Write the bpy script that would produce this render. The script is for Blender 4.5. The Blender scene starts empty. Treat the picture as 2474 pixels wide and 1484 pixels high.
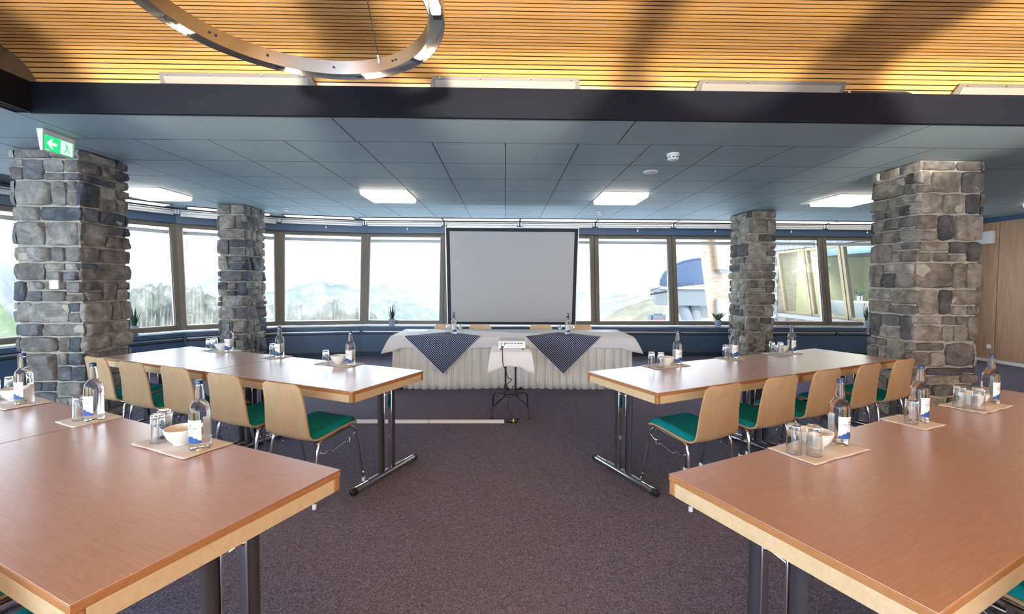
import bpy, math, random
from mathutils import Vector, Matrix, noise
R = math.radians
SC = bpy.context.scene
COL = SC.collection
rnd = random.Random(7)

# ------------------------------------------------------------------ camera
IW, IH = 2474, 1484
FPX, CX, CY, CAMZ = 1057.0, 1241.0, 722.0, 1.48
PITCH, ROLL, YAW = R(2.0), R(0.3), R(1.1)
FW = Vector((math.sin(YAW)*math.cos(PITCH), math.cos(YAW)*math.cos(PITCH), -math.sin(PITCH)))
_r0 = Vector((math.cos(YAW), -math.sin(YAW), 0)); _u0 = _r0.cross(FW)
RT = _r0*math.cos(ROLL) + _u0*math.sin(ROLL)
UP = _u0*math.cos(ROLL) - _r0*math.sin(ROLL)
cam_d = bpy.data.cameras.new('camera'); cam = bpy.data.objects.new('camera', cam_d); COL.objects.link(cam)
cam.matrix_world = Matrix(((RT.x, UP.x, -FW.x, 0), (RT.y, UP.y, -FW.y, 0), (RT.z, UP.z, -FW.z, CAMZ), (0, 0, 0, 1)))
cam_d.sensor_fit = 'HORIZONTAL'; cam_d.sensor_width = 36.0; cam_d.lens = 36.0*FPX/IW
cam_d.shift_x = (IW/2-CX)/IW; cam_d.shift_y = (CY-IH/2)/IW
cam_d.clip_start = 0.05; cam_d.clip_end = 40000
SC.camera = cam
def direction(px, py): return FW + RT*((px-CX)/FPX) + UP*((CY-py)/FPX)

# ------------------------------------------------------------------ world, sun, exposure
SC.view_settings.view_transform = 'Standard'; SC.view_settings.look = 'None'
SC.view_settings.exposure = 0.56; SC.view_settings.gamma = 1.0; SC.view_settings.use_curve_mapping = False
cy = SC.cycles; cy.max_bounces = 8; cy.diffuse_bounces = 4; cy.glossy_bounces = 4; cy.transmission_bounces = 8; cy.transparent_max_bounces = 12
cy.caustics_reflective = False; cy.caustics_refractive = True; cy.use_adaptive_sampling = True; cy.adaptive_threshold = 0.08; cy.adaptive_min_samples = 16; cy.sample_clamp_indirect = 10.0
w = bpy.data.worlds.new('sky'); SC.world = w; w.use_nodes = True
bg = w.node_tree.nodes['Background']; bg.inputs[0].default_value = (0.72, 0.86, 1.0, 1); bg.inputs[1].default_value = 4.2
SUN = bpy.data.objects.new('sun', bpy.data.lights.new('sun', 'SUN')); COL.objects.link(SUN)
SUN.data.energy = 4.2; SUN.data.angle = R(0.6); SUN.data.color = (1.0, 0.93, 0.82)
SUN.rotation_euler = Vector((0.42, -0.60, 0.68)).to_track_quat('Z', 'Y').to_euler()
LAMP = (1.0, 0.74, 0.45)
def spot(loc, target, power, ang, blend, col=LAMP, size=0.1):
    l = bpy.data.lights.new('unseen_flood', 'SPOT'); l.energy = power; l.color = col; l.spot_size = R(ang); l.spot_blend = blend; l.shadow_soft_size = size
    o = bpy.data.objects.new('unseen_flood', l); COL.objects.link(o); o.location = loc
    o.rotation_euler = (Vector(target)-Vector(loc)).to_track_quat('-Z', 'Y').to_euler(); return o
def area(loc, target, sx, sy, power, col):
    l = bpy.data.lights.new('fill_light', 'AREA'); l.shape = 'RECTANGLE'; l.size = sx; l.size_y = sy; l.energy = power; l.color = col
    o = bpy.data.objects.new('fill_light', l); COL.objects.link(o); o.location = loc
    o.rotation_euler = (Vector(target)-Vector(loc)).to_track_quat('-Z', 'Y').to_euler(); return o
# unseen spots added behind the camera to wash the slatted ceiling
for x, tx, p, a in ((-1.6, -2.25, 2000, 25), (0.1, 0.0, 2000, 23), (1.4, 1.72, 1650, 17), (3.2, 3.95, 2700, 25)):
    spot((x, -1.5, 2.0), (tx, 3.0, 3.40), p, a, 0.35, (1.0, 0.90, 0.74))
# unseen fill lights added behind the camera, turned at the white rear wall
for x, p, c in ((-5.2, 2100, (0.66, 0.83, 1.0)), (0.6, 550, (0.80, 0.90, 1.0)), (4.6, 550, (1.0, 0.94, 0.86))):
    area((x, -2.2, 1.9), (x, -6.0, 1.9), 1.6, 0.6, p, c)

# ------------------------------------------------------------------ mesh helpers
class MB:
    def __init__(s): s.v = []; s.f = []; s.uv = None
    def add(s, vs, fs):
        o = len(s.v); s.v += [tuple(p) for p in vs]; s.f += [tuple(i+o for i in q) for q in fs]; return s
    def box(s, x0, x1, y0, y1, z0, z1):
        return s.add([(x0,y0,z0),(x1,y0,z0),(x1,y1,z0),(x0,y1,z0),(x0,y0,z1),(x1,y0,z1),(x1,y1,z1),(x0,y1,z1)],
                     [(0,3,2,1),(4,5,6,7),(0,1,5,4),(1,2,6,5),(2,3,7,6),(3,0,4,7)])
    def obox(s, c, a, b, d, ha, hb, hd):
        c, a, b, d = Vector(c), Vector(a)*ha, Vector(b)*hb, Vector(d)*hd
        P = [c+a*i+b*j+d*k for k in (-1,1) for (i,j) in ((-1,-1),(1,-1),(1,1),(-1,1))]
        return s.add(P, [(0,3,2,1),(4,5,6,7),(0,1,5,4),(1,2,6,5),(2,3,7,6),(3,0,4,7)])
    def hexa(s, P):  # bottom 4 ccw, top 4 ccw
        return s.add(P, [(0,3,2,1),(4,5,6,7),(0,1,5,4),(1,2,6,5),(2,3,7,6),(3,0,4,7)])
    def tube(s, pts, r, n=8, cap=True, closed=False):
        pts = [Vector(p) for p in pts]; m = len(pts); rs = r if isinstance(r, (list, tuple)) else [r]*m
        vs = []; nrm = None
        for i, p in enumerate(pts):
            if closed: t = (pts[(i+1) % m]-pts[i-1]).normalized()
            else: t = (pts[min(i+1, m-1)]-pts[max(i-1, 0)]).normalized()
            if nrm is None:
                nrm = t.cross(Vector((0,0,1)))
                if nrm.length < 1e-3: nrm = t.cross(Vector((1,0,0)))
            nrm = (nrm - t*nrm.dot(t)).normalized(); b = t.cross(nrm)
            for k in range(n):
                a = 2*math.pi*k/n; vs.append(p + (nrm*math.cos(a)+b*math.sin(a))*rs[i])
        fs = []
        for i in range(m if closed else m-1):
            j = (i+1) % m
            for k in range(n): fs.append((i*n+k, i*n+(k+1) % n, j*n+(k+1) % n, j*n+k))
        if cap and not closed: fs += [tuple(range(n))[::-1], tuple(range((m-1)*n, m*n))]
        return s.add(vs, fs)
    def lathe(s, prof, n=24, c=(0,0,0), close=True):
        vs = []; fs = []; m = len(prof)
        for r, z in prof:
            for k in range(n):
                a = 2*math.pi*k/n; vs.append((c[0]+r*math.cos(a), c[1]+r*math.sin(a), c[2]+z))
        for i in range(m-1):
            for k in range(n): fs.append((i*n+k, i*n+(k+1) % n, (i+1)*n+(k+1) % n, (i+1)*n+k))
        if close:
            fs.append(tuple(range(n))[::-1]); fs.append(tuple(range((m-1)*n, m*n)))
        return s.add(vs, fs)
    def prism(s, poly, fn, t0, t1):  # poly 2d ccw, fn(u,v,t)->xyz
        n = len(poly); vs = [fn(u, v, t0) for u, v in poly]+[fn(u, v, t1) for u, v in poly]
        return s.add(vs, [tuple(range(n))[::-1], tuple(range(n, 2*n))]+[(i, (i+1) % n, n+(i+1) % n, n+i) for i in range(n)])
    def grid(s, nu, nv, fn, uvfn=None):
        vs = [fn(i/(nu-1), j/(nv-1)) for j in range(nv) for i in range(nu)]
        o = len(s.v); s.add(vs, [(j*nu+i, j*nu+i+1, (j+1)*nu+i+1, (j+1)*nu+i) for j in range(nv-1) for i in range(nu-1)])
        if uvfn:
            s.uv = [uvfn(i/(nu-1), j/(nv-1)) for j in range(nv) for i in range(nu)]
        return s
    def build(s, name, mat=None, parent=None, loc=None, rz=None, bevel=0, seg=2, smooth=True, ang=35, solid=0, sub=0):
        me = bpy.data.meshes.new(name); me.from_pydata(s.v, [], s.f); me.update()
        if s.uv:
            l = me.uv_layers.new(name='uv')
            for lp in me.loops: l.data[lp.index].uv = s.uv[lp.vertex_index]
        if mat: me.materials.append(M[mat] if isinstance(mat, str) else mat)
        if smooth:
            me.polygons.foreach_set('use_smooth', [True]*len(me.polygons))
            if ang < 180: me.set_sharp_from_angle(angle=R(ang))
        o = bpy.data.objects.new(name, me); COL.objects.link(o)
        if parent: o.parent = parent
        if loc is not None: o.location = loc
        if rz is not None: o.rotation_euler = (0, 0, rz)
        if solid:
            m = o.modifiers.new('solid', 'SOLIDIFY'); m.thickness = solid; m.offset = 0
        if sub:
            m = o.modifiers.new('sub', 'SUBSURF'); m.levels = sub; m.render_levels = sub
        if bevel:
            m = o.modifiers.new('bevel', 'BEVEL'); m.width = bevel; m.segments = seg; m.limit_method = 'ANGLE'; m.angle_limit = R(40)
        return o
def tag(o, label=None, cat=None, group=None, kind=None):
    if label: o['label'] = label
    if cat: o['category'] = cat
    if group: o['group'] = group
    if kind: o['kind'] = kind
    return o
def empty(name, loc=(0,0,0), rz=0.0):
    o = bpy.data.objects.new(name, None); o.empty_display_size = 0.1; COL.objects.link(o)
    o.location = loc; o.rotation_euler = (0, 0, rz); return o
def dup(o, parent=None):
    c = o.copy(); COL.objects.link(c); c.parent = parent
    for ch in list(o.children): dup(ch, c)
    return c

# ------------------------------------------------------------------ materials
M = {}
class NT:
    def __init__(s, name):
        s.m = bpy.data.materials.new(name); s.m.use_nodes = True; s.t = s.m.node_tree; s.n = s.t.nodes; s.l = s.t.links
        s.b = s.n['Principled BSDF']; s.out = s.n['Material Output']; M[name] = s.m
    def node(s, typ, **kw):
        nd = s.n.new(typ)
        for k, v in kw.items():
            if k in nd.inputs: nd.inputs[k].default_value = v
            else: setattr(nd, k, v)
        return nd
    def link(s, a, b): s.l.new(a, b)
    def coord(s, which='Object', scale=(1,1,1), rot=(0,0,0)):
        c = s.node('ShaderNodeTexCoord'); mp = s.node('ShaderNodeMapping'); mp.inputs['Scale'].default_value = scale; mp.inputs['Rotation'].default_value = rot
        s.link(c.outputs[which], mp.inputs['Vector']); return mp.outputs['Vector']
    def noise(s, vec, scale, detail=4, rough=0.55, dist=0):
        nd = s.node('ShaderNodeTexNoise'); nd.inputs['Scale'].default_value = scale; nd.inputs['Detail'].default_value = detail
        nd.inputs['Roughness'].default_value = rough; nd.inputs['Distortion'].default_value = dist
        if vec is not None: s.link(vec, nd.inputs['Vector'])
        return nd.outputs['Fac']
    def ramp(s, fac, stops):
        r = s.node('ShaderNodeValToRGB'); e = r.color_ramp.elements
        while len(e) < len(stops): e.new(0.5)
        for el, (p, c) in zip(e, stops): el.position = p; el.color = (*c, 1) if len(c) == 3 else c
        s.link(fac, r.inputs['Fac']); return r.outputs['Color']
    def mix(s, fac, a, b, typ='MIX'):
        m = s.node('ShaderNodeMix', data_type='RGBA', blend_type=typ)
        for v, i in ((fac, 0), (a, 6), (b, 7)):
            if hasattr(v, 'is_output'): s.link(v, m.inputs[i])
            else: m.inputs[i].default_value = (*v, 1) if isinstance(v, tuple) and len(v) == 3 else v
        return m.outputs[2]
    def bump(s, h, strength=0.3, dist=0.01):
        b = s.node('ShaderNodeBump'); b.inputs['Strength'].default_value = strength; b.inputs['Distance'].default_value = dist
        s.link(h, b.inputs['Height']); s.link(b.outputs['Normal'], s.b.inputs['Normal'])
    def base(s, c):
        if isinstance(c, tuple): s.b.inputs['Base Color'].default_value = (*c, 1)
        else: s.link(c, s.b.inputs['Base Color'])
    def set(s, rough=0.5, metal=0, spec=0.5, **kw):
        s.b.inputs['Roughness'].default_value = rough; s.b.inputs['Metallic'].default_value = metal; s.b.inputs['Specular IOR Level'].default_value = spec
        for k, v in kw.items(): s.b.inputs[k].default_value = v
        return s
def plain(name, col, rough=0.5, metal=0, spec=0.5, **kw):
    t = NT(name); t.base(col); t.set(rough, metal, spec, **kw); return t
def mottled(name, c1, c2, scale, rough=0.6, bump=0, stretch=(1,1,1), metal=0, spec=0.5, lo=0.35, hi=0.65, bdist=0.004, detail=5):
    t = NT(name); f = t.noise(t.coord('Object', stretch), scale, detail); t.base(t.ramp(f, [(lo, c1), (hi, c2)])); t.set(rough, metal, spec)
    if bump: t.bump(f, bump, bdist)
    return t
def wood(name, c1, c2, rough, stretch=(1.2, 22, 22), scale=3.0, bump=0.05, randc=0.0, spec=0.5):
    t = NT(name); v = t.coord('Object', stretch); f = t.noise(v, scale, 6, 0.6, 0.6); c = t.ramp(f, [(0.3, c1), (0.7, c2)])
    if randc:
        oi = t.node('ShaderNodeObjectInfo'); hs = t.node('ShaderNodeHueSaturation')
        mr = t.node('ShaderNodeMapRange'); mr.inputs['To Min'].default_value = 1-randc; mr.inputs['To Max'].default_value = 1+randc
        t.link(oi.outputs['Random'], mr.inputs['Value']); t.link(mr.outputs['Result'], hs.inputs['Value']); t.link(c, hs.inputs['Color']); c = hs.outputs['Color']
    t.base(c); t.set(rough, 0, spec)
    if bump: t.bump(f, bump, 0.002)
    return t
wood('slat_wood', (0.68, 0.345, 0.09), (0.80, 0.45, 0.15), 0.45, (0.6, 8, 8), 2.5, 0.05, 0.12)
_p = M['slat_wood'].node_tree.nodes['Principled BSDF']; _p.inputs['Coat Weight'].default_value = 0.9; _p.inputs['Coat IOR'].default_value = 1.7; _p.inputs['Coat Roughness'].default_value = 0.34
wood('table_laminate', (0.44, 0.215, 0.13), (0.61, 0.345, 0.23), 0.32, (3.0, 55, 55), 3.0, 0)
M['table_laminate'].node_tree.nodes['Principled BSDF'].inputs['Coat Weight'].default_value = 1.0
M['table_laminate'].node_tree.nodes['Principled BSDF'].inputs['Coat IOR'].default_value = 2.1
M['table_laminate'].node_tree.nodes['Principled BSDF'].inputs['Coat Roughness'].default_value = 0.32
wood('table_edge', (0.40, 0.17, 0.06), (0.50, 0.225, 0.085), 0.35, (2, 20, 20), 2.5, 0.03)
wood('beech_apron', (0.64, 0.45, 0.25), (0.74, 0.55, 0.33), 0.4, (1.5, 14, 14), 2.5, 0.03, 0.05)
wood('chair_plywood', (0.53, 0.345, 0.18), (0.63, 0.43, 0.245), 0.36, (10, 10, 1.6), 2.2, 0.02, 0.08)
plain('ply_edge', (0.55, 0.36, 0.18), 0.5)
wood('wall_panel_wood', (0.40, 0.22, 0.125), (0.54, 0.33, 0.205), 0.45, (9, 9, 0.8), 2.2, 0.06, 0.06)
wood('frame_wood', (0.26, 0.20, 0.12), (0.32, 0.25, 0.16), 0.5, (8, 8, 2), 3, 0.02)
mottled('ceiling_paint', (0.275, 0.36, 0.40), (0.295, 0.385, 0.425), 2.0, 0.55, 0.0)
plain('slat_backing', (0.20, 0.085, 0.03), 0.8)
mottled('ceiling_joint', (0.02, 0.025, 0.03), (0.025, 0.03, 0.035), 2.0, 0.8)
plain('fascia_paint', (0.007, 0.0085, 0.014), 0.6, spec=0.12)
plain('navy_paint', (0.055, 0.100, 0.175), 0.32)
plain('navy_dark', (0.02, 0.03, 0.05), 0.5)
plain('frame_taupe', (0.165, 0.138, 0.105), 0.42)
plain('gasket', (0.015, 0.015, 0.018), 0.5)
plain('white_paint', (0.80, 0.80, 0.79), 0.4)
plain('plaster', (0.80, 0.79, 0.77), 0.7)
plain('white_plastic', (0.80, 0.80, 0.79), 0.35)
plain('black_plastic', (0.012, 0.012, 0.014), 0.35)
plain('black_metal', (0.02, 0.02, 0.024), 0.35)
plain('dark_metal', (0.045, 0.04, 0.048), 0.30, 0.0)
plain('chrome', (0.72, 0.72, 0.74), 0.10, 1.0)
plain('brushed_steel', (0.58, 0.57, 0.56), 0.27, 1.0)
plain('aluminium', (0.62, 0.62, 0.63), 0.35, 1.0)
plain('blind_fabric', (0.66, 0.67, 0.68), 0.5)
plain('screen_white', (0.47, 0.452, 0.445), 0.85)
plain('screen_black', (0.012, 0.016, 0.028), 0.7)
plain('porcelain', (0.82, 0.81, 0.79), 0.18)
plain('cap_navy', (0.015, 0.03, 0.12), 0.3)
plain('label_white', (0.83, 0.82, 0.81), 0.5)
plain('label_blue', (0.02, 0.10, 0.36), 0.5)
plain('label_ink', (0.03, 0.04, 0.07), 0.5)
plain('pot_grey', (0.30, 0.36, 0.43), 0.5)
plain('soil', (0.03, 0.02, 0.015), 0.9)
mottled('leaf_green', (0.02, 0.08, 0.045), (0.06, 0.16, 0.07), 12, 0.45, 0, (1, 1, 1))
mottled('leaf_agave', (0.06, 0.13, 0.05), (0.13, 0.20, 0.06), 14, 0.45)
plain('yellow_tape', (0.75, 0.58, 0.02), 0.5)
plain('duct_plastic', (0.60, 0.57, 0.52), 0.45)
mottled('teal_fabric', (0.002, 0.235, 0.27), (0.004, 0.285, 0.32), 260, 0.92, 0.25, spec=0.15)
mottled('cloth_white', (0.76, 0.74, 0.735), (0.80, 0.785, 0.78), 4, 0.85, 0, spec=0.2)
mottled('cloth_skirt', (0.74, 0.72, 0.665), (0.80, 0.775, 0.72), 3, 0.8, 0, spec=0.2)
mottled('napkin_paper', (0.76, 0.725, 0.70), (0.81, 0.78, 0.76), 5, 0.9, 0.15, spec=0.1)
mottled('grey_napkin', (0.30, 0.31, 0.33), (0.36, 0.37, 0.39), 5, 0.9, 0.15, spec=0.1)
# carpet
t = NT('carpet'); v = t.coord('Object'); f1 = t.noise(v, 150, 3, 0.7, 1.2); f2 = t.noise(v, 60, 4, 0.6, 2.0); f3 = t.noise(v, 0.8, 3)
fm = t.node('ShaderNodeMath', operation='MULTIPLY_ADD'); t.link(f1, fm.inputs[0]); fm.inputs[1].default_value = 0.6
fk = t.node('ShaderNodeMath', operation='MULTIPLY'); t.link(f2, fk.inputs[0]); fk.inputs[1].default_value = 0.4; t.link(fk.outputs[0], fm.inputs[2])
c = t.ramp(fm.outputs[0], [(0.38, (0.042, 0.040, 0.064)), (0.52, (0.170, 0.162, 0.232)), (0.64, (0.42, 0.40, 0.52))])
t.base(t.mix(t.ramp(f3, [(0.4, (0, 0, 0)), (0.6, (0.5, 0.5, 0.5))]), c, t.mix(0.5, c, (0.19, 0.15, 0.18), 'MIX')))
t.set(0.95, 0, 0.1); t.bump(fm.outputs[0], 0.7, 0.006)
# stone, mortar
def stone_mat(name, cols, rough=0.85):
    t = NT(name); oi = t.node('ShaderNodeObjectInfo'); base = t.ramp(oi.outputs['Random'], cols)
    r = [n for n in t.n if n.bl_idname == 'ShaderNodeValToRGB'][-1]; r.color_ramp.interpolation = 'CONSTANT'
    v = t.coord('Object'); ad = t.node('ShaderNodeVectorMath', operation='ADD'); t.link(v, ad.inputs[0]); t.link(oi.outputs['Location'], ad.inputs[1])
    f = t.noise(ad.outputs[0], 9, 8, 0.65, 0.4); g = t.noise(ad.outputs[0], 45, 6, 0.7)
    c = t.mix(0.75, base, t.ramp(f, [(0.30, (0.25, 0.25, 0.26)), (0.5, (0.8, 0.8, 0.8)), (0.68, (1.5, 1.45, 1.4))]), 'MULTIPLY')
    c = t.mix(0.35, c, t.ramp(g, [(0.3, (0.5, 0.5, 0.5)), (0.7, (1.3, 1.3, 1.3))]), 'MULTIPLY')
    t.base(c); t.set(rough, 0, 0.25)
    s = t.node('ShaderNodeMath', operation='MULTIPLY_ADD'); t.link(g, s.inputs[0]); s.inputs[1].default_value = 0.35; t.link(f, s.inputs[2]); t.bump(s.outputs[0], 0.9, 0.03)
stone_mat('stone_cool', [(0.0, (0.30, 0.28, 0.26)), (0.2, (0.20, 0.20, 0.21)), (0.36, (0.13, 0.145, 0.165)), (0.52, (0.36, 0.335, 0.30)), (0.68, (0.25, 0.225, 0.21)), (0.84, (0.40, 0.38, 0.35))])
stone_mat('stone_warm', [(0.0, (0.36, 0.32, 0.27)), (0.22, (0.27, 0.235, 0.20)), (0.38, (0.15, 0.14, 0.14)), (0.52, (0.42, 0.38, 0.32)), (0.7, (0.31, 0.27, 0.22)), (0.86, (0.22, 0.20, 0.19))])
mottled('mortar', (0.40, 0.36, 0.29), (0.50, 0.46, 0.38), 14, 0.95, 0.6, spec=0.1, bdist=0.012)
# perforated vent metal
def perforated(name, col, scale, fill=0.30):
    t = NT(name); v = t.coord('Object', (scale, scale, scale)); vo = t.node('ShaderNodeTexVoronoi', voronoi_dimensions='2D'); vo.inputs['Randomness'].default_value = 0.0
    t.link(v, vo.inputs['Vector']); vo.inputs['Scale'].default_value = 1
    t.base(t.ramp(vo.outputs['Distance'], [(fill, (0.012, 0.011, 0.010)), (fill+0.06, col)])); t.set(0.4, 0.3)
perforated('vent_mesh', (0.36, 0.33, 0.28), 95)
plain('vent_metal', (0.22, 0.20, 0.175), 0.45, 0.4)
# gingham
t = NT('gingham'); tc = t.node('ShaderNodeTexCoord'); sp = t.node('ShaderNodeSeparateXYZ'); t.link(tc.outputs['UV'], sp.inputs[0])
def _stripe(o):
    a = t.node('ShaderNodeMath', operation='MULTIPLY'); t.link(o, a.inputs[0]); a.inputs[1].default_value = 44.0
    b = t.node('ShaderNodeMath', operation='FRACT'); t.link(a.outputs[0], b.inputs[0])
    c_ = t.node('ShaderNodeMath', operation='GREATER_THAN'); t.link(b.outputs[0], c_.inputs[0]); c_.inputs[1].default_value = 0.42; return c_.outputs[0]
s1, s2 = _stripe(sp.outputs[0]), _stripe(sp.outputs[1])
ad = t.node('ShaderNodeMath', operation='ADD'); t.link(s1, ad.inputs[0]); t.link(s2, ad.inputs[1])
hf = t.node('ShaderNodeMath', operation='MULTIPLY'); t.link(ad.outputs[0], hf.inputs[0]); hf.inputs[1].default_value = 0.5
t.base(t.ramp(hf.outputs[0], [(0.0, (0.72, 0.72, 0.74)), (0.5, (0.06, 0.085, 0.16)), (1.0, (0.012, 0.022, 0.065))])); t.set(0.85, 0, 0.2)
# glass
def thin_glass(name, tint, f0):
    t = NT(name); t.n.remove(t.b); tr = t.node('ShaderNodeBsdfTransparent'); tr.inputs[0].default_value = (*tint, 1)
    gl = t.node('ShaderNodeBsdfGlossy'); gl.inputs['Roughness'].default_value = 0.0; lw = t.node('ShaderNodeLayerWeight'); lw.inputs['Blend'].default_value = 0.5
    pw = t.node('ShaderNodeMath', operation='POWER'); t.link(lw.outputs['Facing'], pw.inputs[0]); pw.inputs[1].default_value = 5.0
    ma = t.node('ShaderNodeMath', operation='MULTIPLY_ADD'); t.link(pw.outputs[0], ma.inputs[0]); ma.inputs[1].default_value = 1-f0; ma.inputs[2].default_value = f0
    mx = t.node('ShaderNodeMixShader'); t.link(ma.outputs[0], mx.inputs[0]); t.link(tr.outputs[0], mx.inputs[1]); t.link(gl.outputs[0], mx.inputs[2]); t.link(mx.outputs[0], t.out.inputs['Surface'])
thin_glass('window_glass', (0.985, 0.99, 0.99), 0.03)
thin_glass('reflective_glass', (0.88, 0.92, 0.91), 0.07)
def glass(name, ior, col=(0.985, 0.995, 0.99)):
    t = NT(name); t.base(col); t.set(0.0, 0, 0.5); t.b.inputs['IOR'].default_value = ior; t.b.inputs['Transmission Weight'].default_value = 1.0
glass('bottle_glass', 1.36); glass('tumbler_glass', 1.48)
# emitters
def emit(name, col, st):
    t = NT(name); t.base(col); t.set(0.6); t.b.inputs['Emission Color'].default_value = (*col, 1); t.b.inputs['Emission Strength'].default_value = st
emit('panel_glow', (1.0, 0.88, 0.70), 3.0)
emit('cornice_glow', (1.0, 0.94, 0.80), 1.0)
emit('halogen_glow', (1.0, 0.80, 0.52), 14.0)
emit('exit_green', (0.02, 0.62, 0.20), 0.75)
emit('exit_white', (0.90, 1.0, 0.94), 0.80)
# outdoors
def rock(name, c1, c2, c3, scale, stretch=(1, 1, 1), rot=(0, 0, 0)):
    t = NT(name); v = t.coord('Object', stretch, rot); f = t.noise(v, scale, 10, 0.65, 0.8); g = t.noise(v, scale*0.2, 4)
    t.base(t.mix(t.ramp(g, [(0.4, (0, 0, 0)), (0.6, (1, 1, 1))]), t.ramp(f, [(0.38, c1), (0.5, c2), (0.62, c3)]), t.ramp(f, [(0.35, c2), (0.6, c3)]))); t.set(1.0, 0, 0.0)
rock('mountain_far', (0.121, 0.140, 0.160), (0.150, 0.165, 0.179), (0.218, 0.222, 0.228), 0.0035)  # distance haze is put into this colour: paler and bluer
rock('mountain_mid', (0.097, 0.121, 0.121), (0.128, 0.147, 0.140), (0.186, 0.196, 0.196), 0.006)  # some haze mixed into the colour here too, in place of a volume
rock('mountain_rock', (0.060, 0.068, 0.073), (0.119, 0.127, 0.111), (0.206, 0.206, 0.198), 0.03, (1, 1, 0.45), (0, 0.6, 0))
rock('grass_slope', (0.077, 0.107, 0.053), (0.107, 0.137, 0.077), (0.148, 0.166, 0.119), 0.05)
rock('hill_dry', (0.108, 0.099, 0.077), (0.148, 0.139, 0.108), (0.181, 0.173, 0.142), 0.22)
plain('dome_blue', (0.055, 0.08, 0.14), 0.35, 0.2)
plain('concrete', (0.11, 0.12, 0.13), 0.8)
plain('concrete_light', (0.21, 0.21, 0.205), 0.8)
plain('vehicle_red', (0.55, 0.05, 0.10), 0.4)
def shingle(name, c1, c2, c3, sx, sz, mort=0.02):
    t = NT(name); v = t.coord('Object'); sp = t.node('ShaderNodeSeparateXYZ'); t.link(v, sp.inputs[0])
    a = t.node('ShaderNodeMath', operation='ADD'); t.link(sp.outputs[0], a.inputs[0]); t.link(sp.outputs[1], a.inputs[1])
    cb = t.node('ShaderNodeCombineXYZ'); t.link(a.outputs[0], cb.inputs[0]); t.link(sp.outputs[2], cb.inputs[1])
    br = t.node('ShaderNodeTexBrick'); br.inputs['Color1'].default_value = (*c1, 1); br.inputs['Color2'].default_value = (*c2, 1); br.inputs['Mortar'].default_value = (*c3, 1)
    br.inputs['Scale'].default_value = 1; br.inputs['Brick Width'].default_value = sx; br.inputs['Row Height'].default_value = sz; br.inputs['Mortar Size'].default_value = mort*sz*4
    t.link(cb.outputs[0], br.inputs['Vector']); t.base(br.outputs['Color']); t.set(0.9, 0, 0.1); t.bump(br.outputs['Fac'], -0.4, 0.02)
shingle('tower_brick', (0.27, 0.145, 0.08), (0.30, 0.235, 0.19), (0.30, 0.28, 0.26), 0.30, 0.13)
mottled('shingle_grey', (0.18, 0.185, 0.205), (0.28, 0.285, 0.30), 5, 0.9, 0, (1, 1, 4))
mottled('shingle_red', (0.20, 0.13, 0.11), (0.29, 0.23, 0.205), 5, 0.9, 0, (1, 1, 4))
plain('yellow_wall', (0.72, 0.68, 0.46), 0.8)

# ================================================================== SETTING
def struct(o): o['kind'] = 'structure'; return o
CEIL = 2.80
FASC_Y = 3.53
PX0, PX1, PY0 = -3.70, 7.0, -4.0       # pit of the slatted ceiling
RX, LXB, BY = 9.45, -7.4, -6.0         # right wall, left wall at the back, wall behind the camera
# window line in plan (bottom of the frames), left to right
WL = [Vector((-2.94, 9.17))]
for a, l in ((13, 1.60), (35.5, 1.58), (57, 1.72), (79, 1.72), (88, 1.72), (90, 1.72), (90, 1.72), (90, 1.72), (90, 1.72)):
    WL.append(WL[-1]-Vector((math.cos(R(a)), math.sin(R(a))))*l)
WL = WL[::-1]
NLEFT = len(WL)-1
WL += [Vector((x, 9.17)) for x in (-1.29, 0.30, 1.90, 3.57, 5.21, 6.85, 8.5, 9.45)]
ZB, ZT, LEAN = 0.62, 2.53, 0.27
struct(MB().box(-9, 10, -6.3, 10, -0.2, 0).build('floor', 'carpet', smooth=False))

# blue ceiling: backing slab (also the roof) and tiles
inner = [(p.x, p.y) for p in WL]
slab = MB()
slab.box(-9.0, 10.0, FASC_Y+0.12, 10.2, CEIL+0.012, CEIL+0.10)
slab.box(-9.0, PX0-0.1, -6.3, FASC_Y+0.12, CEIL+0.012, CEIL+0.10)
slab.box(PX1+0.1, 10.0, -6.3, FASC_Y+0.12, CEIL+0.012, CEIL+0.10)
slab.box(PX0-0.1, PX1+0.1, -6.3, PY0-0.1, CEIL+0.012, CEIL+0.10)
ceil = struct(slab.build('ceiling', 'ceiling_joint', smooth=False))
TX, TY, TX0, TY0 = 0.690, 0.709, -0.006, 4.168
G = 0.004
def tile(x0, x1, y0, y1):
    c_ = 0.034
    MB().hexa([(x0+G, y0+G, CEIL), (x1-G, y0+G, CEIL), (x1-G, y1-G, CEIL), (x0+G, y1-G, CEIL), (x0+G+0.01, y0+G+c_, CEIL+0.011), (x1-G-0.01, y0+G+c_, CEIL+0.011), (x1-G-0.01, y1-G-0.004, CEIL+0.011), (x0+G+0.01, y1-G-0.004, CEIL+0.011)]).build('ceiling_tile', 'ceiling_paint', ceil, smooth=False)
def wall_y(x):   # window line y at this x
    for a, b in zip(WL, WL[1:]):
        if min(a.x, b.x) <= x <= max(a.x, b.x) and abs(b.x-a.x) > 0.2: return a.y+(b.y-a.y)*(x-a.x)/(b.x-a.x)
    return 5.0
for i in range(-10, 14):
    x0 = TX0+i*TX
    for j in range(0, 8):
        y0 = TY0+j*TY; y1 = y0+TY
        lim = min(max(wall_y(x0), wall_y(x0+TX)), 9.17)+0.3
        if y0 > lim or x0 < -6.9: continue
        tile(x0, x0+TX, y0, min(y1, 9.42))
tile(-6.9, PX0-0.15, 2.9, TY0); tile(-8.9, -6.9, -6.2, 7.2)
x = PX0-0.15
for k in range(4): tile(x, x+2.45 if k < 3 else 9.45, FASC_Y+0.02 if True else 0, TY0); x += 2.45
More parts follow.
